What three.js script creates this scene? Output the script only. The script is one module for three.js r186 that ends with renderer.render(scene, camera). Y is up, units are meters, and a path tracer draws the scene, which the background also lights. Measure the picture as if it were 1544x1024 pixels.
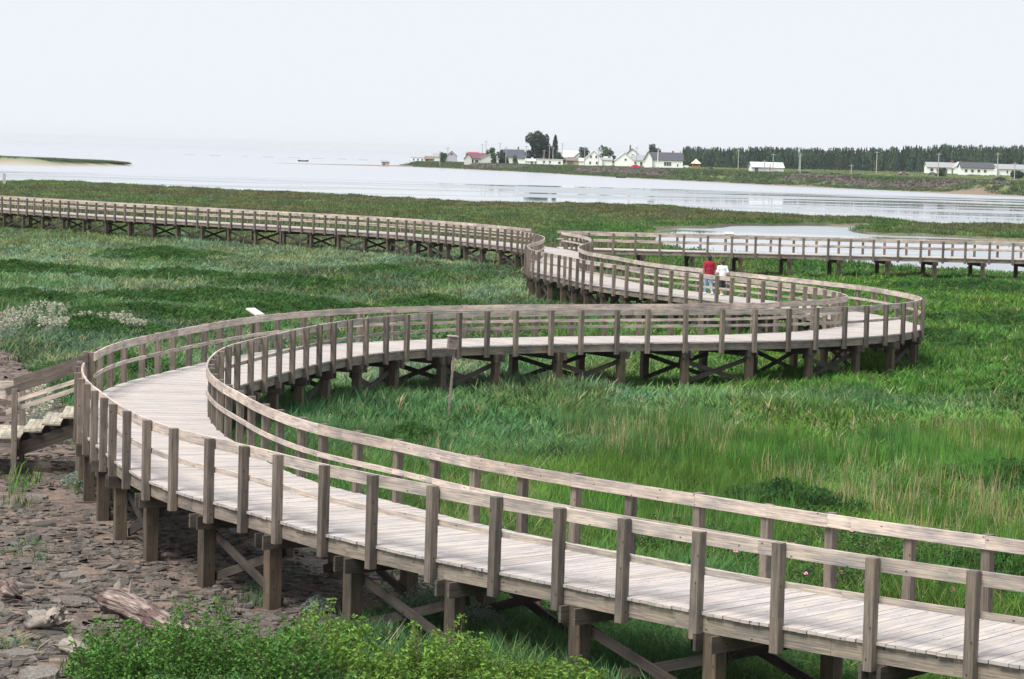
import * as THREE from 'three';
import { mergeGeometries, mergeVertices } from 'three/addons/utils/BufferGeometryUtils.js';
import { MarchingCubes } from 'three/addons/objects/MarchingCubes.js';

// ---------------------------------------------------------------- camera, sky, sun, exposure
const scene = new THREE.Scene();
const camera = new THREE.PerspectiveCamera(14.96, 1024 / 679, 0.5, 90000);
camera.position.set(0, 7.8, 0);
camera.rotation.order = 'YXZ';
camera.rotation.set(-0.07192, 0, 0.02793);

const renderer = new THREE.WebGLRenderer({ antialias: true });
renderer.toneMapping = THREE.LinearToneMapping;
renderer.toneMappingExposure = 2.3;
renderer.shadowMap.enabled = true;

{ // a bright, evenly hazed sky: a little bluer overhead, whiter low down
  const w = 64, h = 64, d = new Float32Array(w * h * 4);
  for (let j = 0; j < h; j++) for (let i = 0; i < w; i++) {
    const el = (j + 0.5) / h * 180 - 90, k = (j * w + i) * 4;
    const t = Math.max(0, Math.min(1, el / 40));
    const g = 0.392;
    d[k] = g * (0.97 - 0.11 * t); d[k + 1] = g * (1.005 - 0.055 * t); d[k + 2] = g * (1.07 - 0.015 * t); d[k + 3] = 1;
  }
  const sky = new THREE.DataTexture(d, w, h, THREE.RGBAFormat, THREE.FloatType);
  sky.mapping = THREE.EquirectangularReflectionMapping; sky.magFilter = THREE.LinearFilter; sky.needsUpdate = true;
  scene.background = sky; scene.environment = sky;
}
const sun = new THREE.DirectionalLight(new THREE.Color(1, 0.965, 0.91), 2.1);
sun.position.set(-72, 180, -18); sun.target.position.set(0, 0, -90);
sun.castShadow = true; sun.shadow.radius = 46;
Object.assign(sun.shadow.camera, { left: -150, right: 150, top: 150, bottom: -150, near: 1, far: 700 });
sun.shadow.mapSize.set(4096, 4096);
scene.add(sun, sun.target);
scene.fog = new THREE.FogExp2(new THREE.Color(0.93, 0.96, 1.0), 0.00005);

// ---------------------------------------------------------------- helpers
let seed = 12345;
const rnd = () => { seed |= 0; seed = seed + 0x6D2B79F5 | 0; let t = Math.imul(seed ^ seed >>> 15, 1 | seed); t = t + Math.imul(t ^ t >>> 7, 61 | t) ^ t; return ((t ^ t >>> 14) >>> 0) / 4294967296; };
const rr = (a, b) => a + (b - a) * rnd();
const pick = a => a[Math.floor(rnd() * a.length)];
const hash = (x, y, s = 0) => { let h = Math.imul(x | 0, 374761393) + Math.imul(y | 0, 668265263) + Math.imul(s | 0, 974634721); h = Math.imul(h ^ h >>> 13, 1274126177); return ((h ^ h >>> 16) >>> 0) / 4294967296; };
const sm = t => t * t * (3 - 2 * t);
function vn(x, y, s = 0, per = 0) {
  const xi = Math.floor(x), yi = Math.floor(y), u = sm(x - xi), v = sm(y - yi);
  const m = per ? a => ((a % per) + per) % per : a => a;
  const a = hash(m(xi), m(yi), s), b = hash(m(xi + 1), m(yi), s), c = hash(m(xi), m(yi + 1), s), d = hash(m(xi + 1), m(yi + 1), s);
  return a + (b - a) * u + (c - a) * v + (a - b - c + d) * u * v;
}
const fbm = (x, y, s = 0, o = 4) => { let a = 0.5, r = 0, n = 0; for (let i = 0; i < o; i++) { r += a * vn(x, y, s + i); n += a; a *= 0.5; x *= 2.03; y *= 2.03; } return r / n; };
const sst = (a, b, x) => sm(Math.max(0, Math.min(1, (x - a) / (b - a))));
const lerp = (a, b, t) => a + (b - a) * t;
const interp = (x, xs, ys) => { if (x <= xs[0]) return ys[0]; for (let i = 1; i < xs.length; i++) if (x <= xs[i]) return lerp(ys[i - 1], ys[i], (x - xs[i - 1]) / (xs[i] - xs[i - 1])); return ys[ys.length - 1]; };
const mix3 = (a, b, t) => [lerp(a[0], b[0], t), lerp(a[1], b[1], t), lerp(a[2], b[2], t)];
// plan coordinates: x to the east, f to the north (three.js z = -f)
const V = (x, f, y = 0) => new THREE.Vector3(x, y, -f);

const taken = {};
function numbered(n) { const k = taken[n] = (taken[n] ?? -1) + 1; return k ? `${n}_${String(k).padStart(3, '0')}` : n; }
function tag(o, label, category, group) { o.userData.label = label; o.userData.category = category; if (group) o.userData.group = group; return o; }
function thing(name, label, category, [x, f, y] = [0, 0, 0], turn = 0, group) {
  const o = new THREE.Group(); o.name = numbered(name); o.position.set(x, y, -f); o.rotation.y = turn; scene.add(o); return tag(o, label, category, group);
}
function part(name, geo, m, parent) { const o = new THREE.Mesh(geo, m); o.name = name; o.castShadow = o.receiveShadow = true; parent.add(o); return o; }
function structure(name, geo, m) { const o = part(name, geo, m, scene); o.userData.kind = 'structure'; return o; }

function geoOf(pos, idx, uv, col) {
  const g = new THREE.BufferGeometry();
  g.setAttribute('position', new THREE.Float32BufferAttribute(pos, 3));
  if (uv) g.setAttribute('uv', new THREE.Float32BufferAttribute(uv, 2));
  if (col) g.setAttribute('color', new THREE.Float32BufferAttribute(col, 3));
  if (idx) g.setIndex(idx);
  g.computeVertexNormals(); return g;
}
// flat-faced prism with six quads from 8 corners [bottom 4, top 4] counter-clockwise from above; u runs along the grain (first edge)
function hexa(c, uo = 0, vo = 0) {
  const pos = [], uv = [], idx = [];
  const q = (a, b, d, e) => {
    const n = pos.length / 3, L = a.distanceTo(b), W = a.distanceTo(e);
    for (const p of [a, b, d, e]) pos.push(p.x, p.y, p.z);
    uv.push(uo, vo, uo + L, vo, uo + L, vo + W, uo, vo + W); idx.push(n, n + 1, n + 2, n, n + 2, n + 3);
  };
  q(c[4], c[5], c[6], c[7]); q(c[1], c[0], c[3], c[2]); q(c[0], c[1], c[5], c[4]); q(c[2], c[3], c[7], c[6]); q(c[1], c[2], c[6], c[5]); q(c[3], c[0], c[4], c[7]);
  return geoOf(pos, idx, uv);
}
// a board from a to b (Vector3): width across, height up (both square to its run); u along the grain
function board(a, b, w, h, up = new THREE.Vector3(0, 1, 0), uo = rr(0, 9), vo = rr(0, 9)) {
  const t = b.clone().sub(a).normalize(), s = new THREE.Vector3().crossVectors(t, up).normalize().multiplyScalar(w / 2), u = new THREE.Vector3().crossVectors(s, t).normalize().multiplyScalar(h / 2);
  const k = (p, i, j) => p.clone().addScaledVector(s, i).addScaledVector(u, j);
  return hexa([k(a, 1, -1), k(b, 1, -1), k(b, -1, -1), k(a, -1, -1), k(a, 1, 1), k(b, 1, 1), k(b, -1, 1), k(a, -1, 1)], uo, vo);
}
const boxAt = (x, y, z, w, h, d) => board(new THREE.Vector3(x - w / 2, y, z), new THREE.Vector3(x + w / 2, y, z), d, h);

// ---------------------------------------------------------------- textures and materials
function dataTex(w, h, fn, srgb, repeat) {
  const d = new Uint8Array(w * h * 4);
  for (let j = 0; j < h; j++) for (let i = 0; i < w; i++) { const c = fn(i / w, j / h), k = (j * w + i) * 4; d[k] = c[0] * 255; d[k + 1] = c[1] * 255; d[k + 2] = c[2] * 255; d[k + 3] = 255; }
  const t = new THREE.DataTexture(d, w, h); t.wrapS = t.wrapT = THREE.RepeatWrapping; t.magFilter = THREE.LinearFilter; t.minFilter = THREE.LinearMipmapLinearFilter; t.generateMipmaps = true;
  if (srgb) t.colorSpace = THREE.SRGBColorSpace; if (repeat) t.repeat.set(...repeat); t.needsUpdate = true; return t;
}
const clamp01 = x => Math.max(0, Math.min(1, x));
// weathered wood, one tile = 3.1 m along the grain by 0.9 m across
const woodTone = (u, v, s) => {
  const warp = 0.6 * (vn(u * 6, v * 5, 3 + s, 0) - 0.5) * Math.sin(Math.PI * u);
  const vv = v * 64 + warp * 3;
  const grain = 0.5 * vn(u * 8, vv, 11 + s) + 0.3 * vn(u * 24, v * 160, 12 + s) + 0.2 * vn(u * 60, v * 220, 13 + s);
  const blot = fbm(u * 9, v * 7, 21 + s);
  let k = 0;
  for (let i = 0; i < 16; i++) { const ku = hash(i, 1, s), kv = hash(i, 2, s), e = Math.hypot((u - ku) * 3.1, (v - kv) * 0.9 * 1.6); k = Math.max(k, sst(0.028, 0.008, e)); }
  return [grain, blot, k];
};
const woodMap = (s, ga = 0.4, ba = 0.36) => dataTex(512, 384, (u, v) => {
  const [g, b, k] = woodTone(u, v, s);
  const t = clamp01(0.84 + ga * (g - 0.5) + ba * (b - 0.5)) * (1 - 0.5 * k), w = b - 0.5;
  return [clamp01(t * (1.02 + 0.04 * w)), clamp01(t * (1 - 0.02 * w)), clamp01(t * (0.98 - 0.12 * w))];
}, true, [1 / 3.1, 1 / 0.9]);
const woodBump = dataTex(512, 384, (u, v) => { const [g, , k] = woodTone(u, v, 0); const t = clamp01(g - 0.3 * k); return [t, t, t]; }, false, [1 / 3.1, 1 / 0.9]);
const woodA = woodMap(0), woodB = woodMap(50), deckA = woodMap(0, 0.22, 0.16), deckB = woodMap(50, 0.22, 0.16);
const wood = (r, g, b, map = woodA) => { const m = new THREE.MeshStandardMaterial({ map, bumpMap: woodBump, bumpScale: 0.003, roughness: 0.88 }); m.color.setRGB(r, g, b); return m; };
const M = {
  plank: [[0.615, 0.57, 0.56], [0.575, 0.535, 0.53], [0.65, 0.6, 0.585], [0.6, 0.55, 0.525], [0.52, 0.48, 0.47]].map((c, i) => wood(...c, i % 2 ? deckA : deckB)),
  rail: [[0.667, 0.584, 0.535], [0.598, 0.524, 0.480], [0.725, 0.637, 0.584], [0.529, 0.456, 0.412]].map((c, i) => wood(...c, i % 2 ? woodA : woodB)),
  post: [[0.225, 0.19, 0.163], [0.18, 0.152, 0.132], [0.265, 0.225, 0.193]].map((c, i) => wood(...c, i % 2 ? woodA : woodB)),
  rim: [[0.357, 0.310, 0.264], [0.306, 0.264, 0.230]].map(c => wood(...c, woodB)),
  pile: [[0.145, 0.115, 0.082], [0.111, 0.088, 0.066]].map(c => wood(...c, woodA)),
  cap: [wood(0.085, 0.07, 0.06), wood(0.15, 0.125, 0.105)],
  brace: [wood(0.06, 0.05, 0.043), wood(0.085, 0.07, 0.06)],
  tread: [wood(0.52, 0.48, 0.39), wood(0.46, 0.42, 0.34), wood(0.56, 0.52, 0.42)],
};
const plain = (r, g, b, rough = 0.9, extra = {}) => { const m = new THREE.MeshStandardMaterial({ roughness: rough, ...extra }); m.color.setRGB(r, g, b); return m; };
const leafMat = (r, g, b, tr = 0.25) => { const m = new THREE.MeshPhysicalMaterial({ roughness: 0.95, specularIntensity: 0.25, side: THREE.DoubleSide, vertexColors: false, transmission: tr, thickness: 0 }); m.color.setRGB(r, g, b); return m; };

// ---------------------------------------------------------------- plan of the place
const riverEdge = [[-260, 470], [-140, 466], [-99, 462], [-92, 460], [-90.7, 473], [-88, 490], [-81, 475], [-70, 460], [-59, 447], [-42, 433], [-30, 425], [-18.5, 406], [-8, 394], [-2, 387], [7, 400], [23, 401], [31.6, 371], [39, 359], [48, 358], [51.6, 355], [51.4, 341], [52, 332], [56, 334], [61, 337], [69, 353], [85, 359], [130, 380], [260, 390]];
const pond = [[14.5, 271.5], [16.9, 283], [21.4, 295], [26, 305], [32, 313], [38.7, 319], [44, 323], [40.5, 305], [38.6, 294], [38.9, 285], [40.6, 281.5], [45, 283], [49.4, 278], [54.7, 278], [65, 276], [120, 272], [200, 270], [200, 190], [60, 183], [43.6, 184], [36.7, 186], [35.8, 187.6], [33.7, 186.2], [31.8, 189.4], [28.9, 189.8], [26.6, 194], [24.5, 195], [23, 200], [19.6, 204.6], [15.6, 214.6], [13.7, 229.5]];
const beach = [[-40, 116], [-22, 112], [-19, 97], [-16.4, 86], [-13.4, 78.5], [-11.6, 69], [-10.6, 66], [-9.7, 60.3], [-8.5, 57.6], [-6.4, 53], [-4.5, 50.6], [-2.5, 47.6], [-0.9, 46.6], [-0.6, 44.6], [-1.3, 41.6], [-2.1, 39.7], [-3.2, 38.2], [-4.2, 37.4], [-5.4, 36.2], [-5.6, 31], [-40, 31]];
const farShore = [[-63, 1299], [-45, 1267], [-24, 1201], [6, 1126], [31, 1008], [45, 966], [53, 940], [72, 880], [89, 828], [107, 802], [126, 742], [143, 732], [175, 702], [330, 620], [600, 560]];
for (const l of [riverEdge, pond, beach]) for (const p of l) { p[0] *= 1.031; p[1] *= 1.031; }
function inside(poly, x, f) { let r = false; for (let i = 0, j = poly.length - 1; i < poly.length; j = i++) { const [xi, yi] = poly[i], [xj, yj] = poly[j]; if ((yi > f) !== (yj > f) && x < (xj - xi) * (f - yi) / (yj - yi) + xi) r = !r; } return r; }
function distLine(line, x, f, closed) { // unsigned distance and the side of the nearest stretch
  let best = 1e9, side = 1;
  const n = line.length;
  for (let i = 0; i < n - (closed ? 0 : 1); i++) {
    const [ax, ay] = line[i], [bx, by] = line[(i + 1) % n], ux = bx - ax, uy = by - ay;
    const t = Math.max(0, Math.min(1, ((x - ax) * ux + (f - ay) * uy) / (ux * ux + uy * uy))), d = Math.hypot(x - ax - ux * t, f - ay - uy * t);
    if (d < best) { best = d; side = ux * (f - ay) - uy * (x - ax) > 0 ? 1 : -1; }
  }
  return [best, side];
}
const riverPoly = [...riverEdge, [260, 5], [-260, 5]];
const WATER = -0.3;
// signed distance into the marsh (positive on land)
function marshD(x, f) {
  const w = f > 150 ? 1.6 * (fbm(x * 0.22, f * 0.09, 5, 3) - 0.5) * 3 : 0;
  let d = 99;
  if (f > 290) { const [e] = distLine(riverEdge, x, f); d = inside(riverPoly, x, f) ? e : -e; }
  if (f > 160 && f < 345 && x > 5) { const [e] = distLine(pond, x, f, true); d = Math.min(d, inside(pond, x, f) ? -e : e); }
  return d + w;
}
const groundY = (x, f) => {
  const n = 0.1 * (fbm(x * 0.13, f * 0.13, 7) - 0.5) + 0.05 * (vn(x * 0.7, f * 0.7, 9) - 0.5);
  const d = marshD(x, f);
  return d > 8 ? n : lerp(-0.75, n, sst(-2.2, 1.4, d));
};
const inBeach = (x, f) => f < 118 && x < 2 && inside(beach, x + 0.9 * (fbm(x * 0.5, f * 0.4, 15) - 0.5) * 2, f + 1.2 * (fbm(x * 0.5, f * 0.4, 16) - 0.5) * 2);
// the far shore
const bankTop = f => interp(f, [950, 1250], [3.0, 1.9]);
const backShore = [[-63, 1299], [-40, 1420], [40, 1650], [160, 2100], [700, 2600]];
function shoreY(x, f) {
  let [d, s] = distLine(farShore, x, f); d *= s;
  const [e, s2] = distLine(backShore, x, f);
  const k = bankTop(f) + 0.25 * (fbm(x * 0.05, f * 0.05, 31) - 0.5);
  const a = interp(d, [-30, 0, 5, 10, 120, 250, 500], [-2, -0.3, 0.25, k, k + 1.5, k + 2.4, k + 3]);
  const b = interp(-e * s2, [-20, 0, 8, 25], [-2, -0.3, 0.4, 9]);
  return Math.min(a, b);
}

// ---------------------------------------------------------------- ground and water
const NEARC = { left: [0.235, 0.33, 0.18], right: [0.115, 0.25, 0.042], reed: [0.12, 0.24, 0.08], far: [0.125, 0.19, 0.065], brown: [0.17, 0.135, 0.075], bright: [0.075, 0.185, 0.038], olive: [0.155, 0.2, 0.07] };
// the green of the vegetation at a place: drifts of different species
function meadow(x, f) {
  const n1 = fbm(x * 0.09 + 3, f * 0.035, 41), n2 = fbm(x * 0.3, f * 0.11, 43), n3 = fbm(x * 0.05, f * 0.02, 47);
  let c;
  if (f < 84) { // between the camera and the first bend
    c = mix3(NEARC.reed, NEARC.right, sst(0.42, 0.62, n1 + (x - 6) * 0.012));
    c = mix3(c, NEARC.left, sst(0.5, 0.7, n3) * 0.7);
  } else if (f < 172) {
    const k = sst(-3, 9, x - (f - 90) * 0.02);
    c = mix3(mix3(NEARC.left, [0.11, 0.17, 0.075], sst(0.42, 0.66, n1)), NEARC.right, k);
    c = mix3(c, NEARC.bright, sst(0.52, 0.66, n2) * 0.7);
  } else {
    const d = marshD(x, f);
    c = mix3(NEARC.far, NEARC.brown, sst(0.38, 0.6, fbm(x * 0.03, f * 0.02 + 7, 53)) * 0.6);
    c = mix3(c, NEARC.bright, Math.max(sst(9, 2.5, d) * 0.8, sst(-4, 12, x) * sst(330, 270, f) * sst(0.38, 0.5, n1)));
    if (f < 235) c = mix3(c, NEARC.left, sst(235, 190, f) * 0.8 * sst(6, -4, x));
    c = mix3(c, NEARC.olive, sst(0.5, 0.7, n2) * 0.6);
  }
  const n4 = fbm(x * 0.9, f * 0.32, 59, 3), v = (0.74 + 0.46 * n2) * (0.58 + 0.78 * n4), w = 1 + 0.5 * (fbm(x * 0.5 + 20, f * 0.2, 67, 3) - 0.5);
  return [c[0] * v * w, c[1] * v, c[2] * v / w];
}
{
  const xs = [], fs = [];
  for (let x = -260; x <= 260;) { xs.push(x); const a = Math.abs(x); x += a < 30 ? 0.9 : a < 110 ? 1.8 : 12; }
  for (let f = 5; f <= 620;) { fs.push(f); f += f < 120 ? 0.9 : f < 200 ? 1.3 : 2.2; }
  const pos = [], col = [], uv = [], idx = [];
  for (const f of fs) for (const x of xs) {
    pos.push(x, groundY(x, f), -f); uv.push(x, f);
    const d = marshD(x, f), m = meadow(x, f), soil = [0.13, 0.105, 0.07], sand = [0.36, 0.31, 0.19];
    let c = mix3(soil, m, 0.55);
    if (d < 6) { const s = sst(3.2, 0.2, d) * (0.35 + 0.65 * sst(0.35, 0.55, fbm(x * 0.12, f * 0.1, 61))); c = mix3(c, x > 40 || x < 22 ? sand : soil, s); }
    col.push(...c);
  }
  const W = xs.length;
  for (let j = 0; j < fs.length - 1; j++) for (let i = 0; i < W - 1; i++) { const a = j * W + i; idx.push(a, a + 1, a + W + 1, a, a + W + 1, a + W); }
  const soilMap = dataTex(512, 512, (u, v) => { const t = clamp01(0.72 + 0.5 * (fbm(u * 40, v * 40, 71) - 0.5) + 0.25 * (vn(u * 190, v * 190, 73) - 0.5)); return [t, t, t]; }, true, [1 / 6, 1 / 6]);
  const m = new THREE.MeshStandardMaterial({ map: soilMap, vertexColors: true, roughness: 0.95, bumpMap: soilMap, bumpScale: 0.04 });
  structure('marsh_ground', geoOf(pos, idx, uv, col), m);

  // the bare shingle strip by the stairs
  const bp = [], bi = [], bu = [], key = new Map(), st = 0.35;
  const vid = (i, j) => { const k = i * 1000 + j; if (!key.has(k)) { const x = -28 + i * st, f = 30 + j * st; key.set(k, bp.length / 3); bp.push(x, beachY(x, f), -f); bu.push(x, f); } return key.get(k); };
  for (let i = 0; i < 86; i++) for (let j = 0; j < 250; j++) if (inBeach(-28 + (i + 0.5) * st, 30 + (j + 0.5) * st)) { const a = vid(i, j), b = vid(i + 1, j), c = vid(i + 1, j + 1), d = vid(i, j + 1); bi.push(a, b, c, a, c, d); }
  const dirt = dataTex(1024, 1024, (u, v) => {
    const a = fbm(u * 22, v * 22, 81, 5), b = vn(u * 260, v * 260, 83), c = fbm(u * 7, v * 7, 85);
    const t = clamp01(0.37 + 0.36 * (a - 0.5) + 0.24 * (b - 0.5));
    return [clamp01(t * (1.08 + 0.1 * (c - 0.5))), clamp01(t * 0.92), clamp01(t * (0.82 - 0.12 * (c - 0.5)))];
  }, true, [1 / 5, 1 / 5]);
  structure('shingle_beach', geoOf(bp, bi, bu), new THREE.MeshStandardMaterial({ map: dirt, bumpMap: dirt, bumpScale: 0.05, roughness: 0.97 }));
}
function beachY(x, f) { return 0.09 + 0.1 * (fbm(x * 0.13, f * 0.13, 7) - 0.5) + 0.09 * (fbm(x * 0.9, f * 0.9, 19) - 0.5); }
{
  // water: calm lanes and wind-ruffled lanes lie across the channel
  const lanes = dataTex(512, 512, (u, v) => { // one tile = 700 m x 700 m
    const k = fbm(u * 9 + 3, v * 40 + 2.2 * fbm(u * 6, v * 6, 91), 93, 3);
    return [0, lerp(0.3, 0.035, sst(0.4, 0.56, k)), 0];
  }, false, [1 / 700, 1 / 700]);
  const sheet = (x0, x1, f0, f1) => geoOf([x0, WATER, -f0, x1, WATER, -f0, x1, WATER, -f1, x0, WATER, -f1], [0, 1, 2, 0, 2, 3], [x0, f0, x1, f0, x1, f1, x0, f1]);
  const calm = new THREE.MeshPhysicalMaterial({ roughness: 1, roughnessMap: lanes, ior: 1.33 }); calm.color.setRGB(0.26, 0.28, 0.3);
  const open = new THREE.MeshPhysicalMaterial({ roughness: 0.26, ior: 1.33 }); open.color.setRGB(0.38, 0.385, 0.42);
  structure('river_water', sheet(-700, 900, 100, 665), calm);
  structure('sea_water', sheet(-6000, 6000, 665, 10500), open);
}

// ---------------------------------------------------------------- boardwalks
const DECK = 1.65;
class Path {
  constructor(pts) {
    const P = [[2 * pts[0][0] - pts[1][0], 2 * pts[0][1] - pts[1][1]], ...pts, [2 * pts.at(-1)[0] - pts.at(-2)[0], 2 * pts.at(-1)[1] - pts.at(-2)[1]]];
    this.q = []; this.s = [0];
    for (let i = 0; i < pts.length - 1; i++) for (let k = 0; k < 24; k++) {
      const u = k / 24, c = a => 0.5 * (2 * P[i + 1][a] + (P[i + 2][a] - P[i][a]) * u + (2 * P[i][a] - 5 * P[i + 1][a] + 4 * P[i + 2][a] - P[i + 3][a]) * u * u + (3 * P[i + 1][a] - P[i][a] - 3 * P[i + 2][a] + P[i + 3][a]) * u ** 3);
      this.q.push([c(0), c(1)]);
    }
    this.q.push(pts.at(-1));
    for (let i = 1; i < this.q.length; i++) this.s.push(this.s[i - 1] + Math.hypot(this.q[i][0] - this.q[i - 1][0], this.q[i][1] - this.q[i - 1][1]));
    this.len = this.s.at(-1);
  }
  raw(s) { let a = 0, b = this.s.length - 1; while (b - a > 1) { const m = (a + b) >> 1; if (this.s[m] <= s) a = m; else b = m; } const t = (s - this.s[a]) / (this.s[b] - this.s[a]); return [lerp(this.q[a][0], this.q[b][0], t), lerp(this.q[a][1], this.q[b][1], t)]; }
  dir(s) { const a = this.raw(Math.max(0, s - 0.6)), b = this.raw(Math.min(this.len, s + 0.6)), L = Math.hypot(b[0] - a[0], b[1] - a[1]); return [(b[0] - a[0]) / L, (b[1] - a[1]) / L]; }
  at(s, off = 0, y = 0) { const [x, f] = this.raw(s), [tx, tf] = this.dir(s); return V(x - tf * off, f + tx * off, y); } // off > 0: to the left of the run
  near(x, f) { let best = 1e9, k = 0; for (let i = 0; i < this.q.length; i += 2) { const d = Math.hypot(this.q[i][0] - x, this.q[i][1] - f); if (d < best) { best = d; k = i; } } return [best, this.s[k]]; }
}
// a board bent along the path, held at `off` from its middle line
function bent(path, s0, s1, off, y0, y1, th, step = 0.7) {
  const n = Math.max(1, Math.round((s1 - s0) / step)), pos = [], uv = [], idx = [], uo = rr(0, 9), vo = rr(0, 9);
  const ring = [];
  for (let i = 0; i <= n; i++) { const s = lerp(s0, s1, i / n); ring.push([path.at(s, off + th / 2, y0), path.at(s, off - th / 2, y0), path.at(s, off - th / 2, y1), path.at(s, off + th / 2, y1)]); }
  const H = y1 - y0, ed = [[0, 1, th], [1, 2, H], [2, 3, th], [3, 0, H]];
  for (const [a, b, w] of ed) for (let i = 0; i <= n; i++) {
    const u = uo + (s1 - s0) * i / n, k = pos.length / 3;
    for (const [e, v] of [[a, 0], [b, w]]) { const p = ring[i][e]; pos.push(p.x, p.y, p.z); uv.push(u, vo + a * 0.21 + v); }
    if (i < n) idx.push(k, k + 2, k + 3, k, k + 3, k + 1);
  }
  for (const r of [0, n]) { const k = pos.length / 3; ring[r].forEach((p, i) => { pos.push(p.x, p.y, p.z); uv.push(uo + (i > 1 ? H : 0), vo + (i % 3 ? th : 0)); }); if (r) idx.push(k, k + 1, k + 2, k, k + 2, k + 3); else idx.push(k, k + 2, k + 1, k, k + 3, k + 2); }
  return geoOf(pos, idx, uv);
}
// upright timber with eased edges
function timber(w, y0, y1, uo, vo) {
  const h = w / 2, c = 0.008, o = [[h, h - c], [h - c, h], [-h + c, h], [-h, h - c], [-h, -h + c], [-h + c, -h], [h - c, -h], [h, -h + c]], pos = [], uv = [], idx = [];
  for (let i = 0; i < 8; i++) {
    const [ax, az] = o[i], [bx, bz] = o[(i + 1) % 8], k = pos.length / 3, L = Math.hypot(bx - ax, bz - az), v = vo + i * 0.12;
    pos.push(ax, y0, az, bx, y0, bz, bx, y1, bz, ax, y1, az); uv.push(uo, v, uo, v + L, uo + y1 - y0, v + L, uo + y1 - y0, v); idx.push(k, k + 2, k + 1, k, k + 3, k + 2);
  }
  const k = pos.length / 3; for (const [x, z] of o) { pos.push(x, y1, z); uv.push(uo + x, vo + z); } for (let i = 1; i < 7; i++) idx.push(k, k + i + 1, k + i);
  return geoOf(pos, idx, uv);
}
const postGeo = Array.from({ length: 6 }, () => timber(0.142, DECK - 0.37, DECK + 1.103, rr(0, 9), rr(0, 9)));
const pileGeo = Array.from({ length: 4 }, () => timber(0.235, -0.5, DECK - 0.287, rr(0, 9), rr(0, 9)));
function plankGeo(path, s, w, over = [1.46, 1.46]) {
  const y1 = DECK + rr(-0.002, 0.002), y0 = y1 - 0.044, a = over[0] + rr(-0.012, 0.016), b = over[1] + rr(-0.012, 0.016);
  const c = [path.at(s, a, y0), path.at(s, -b, y0), path.at(s + w, -b, y0), path.at(s + w, a, y0)];
  return hexa([...c, ...c.map(p => p.clone().setY(y1))], rr(0, 9), rr(0, 9));
}
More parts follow.
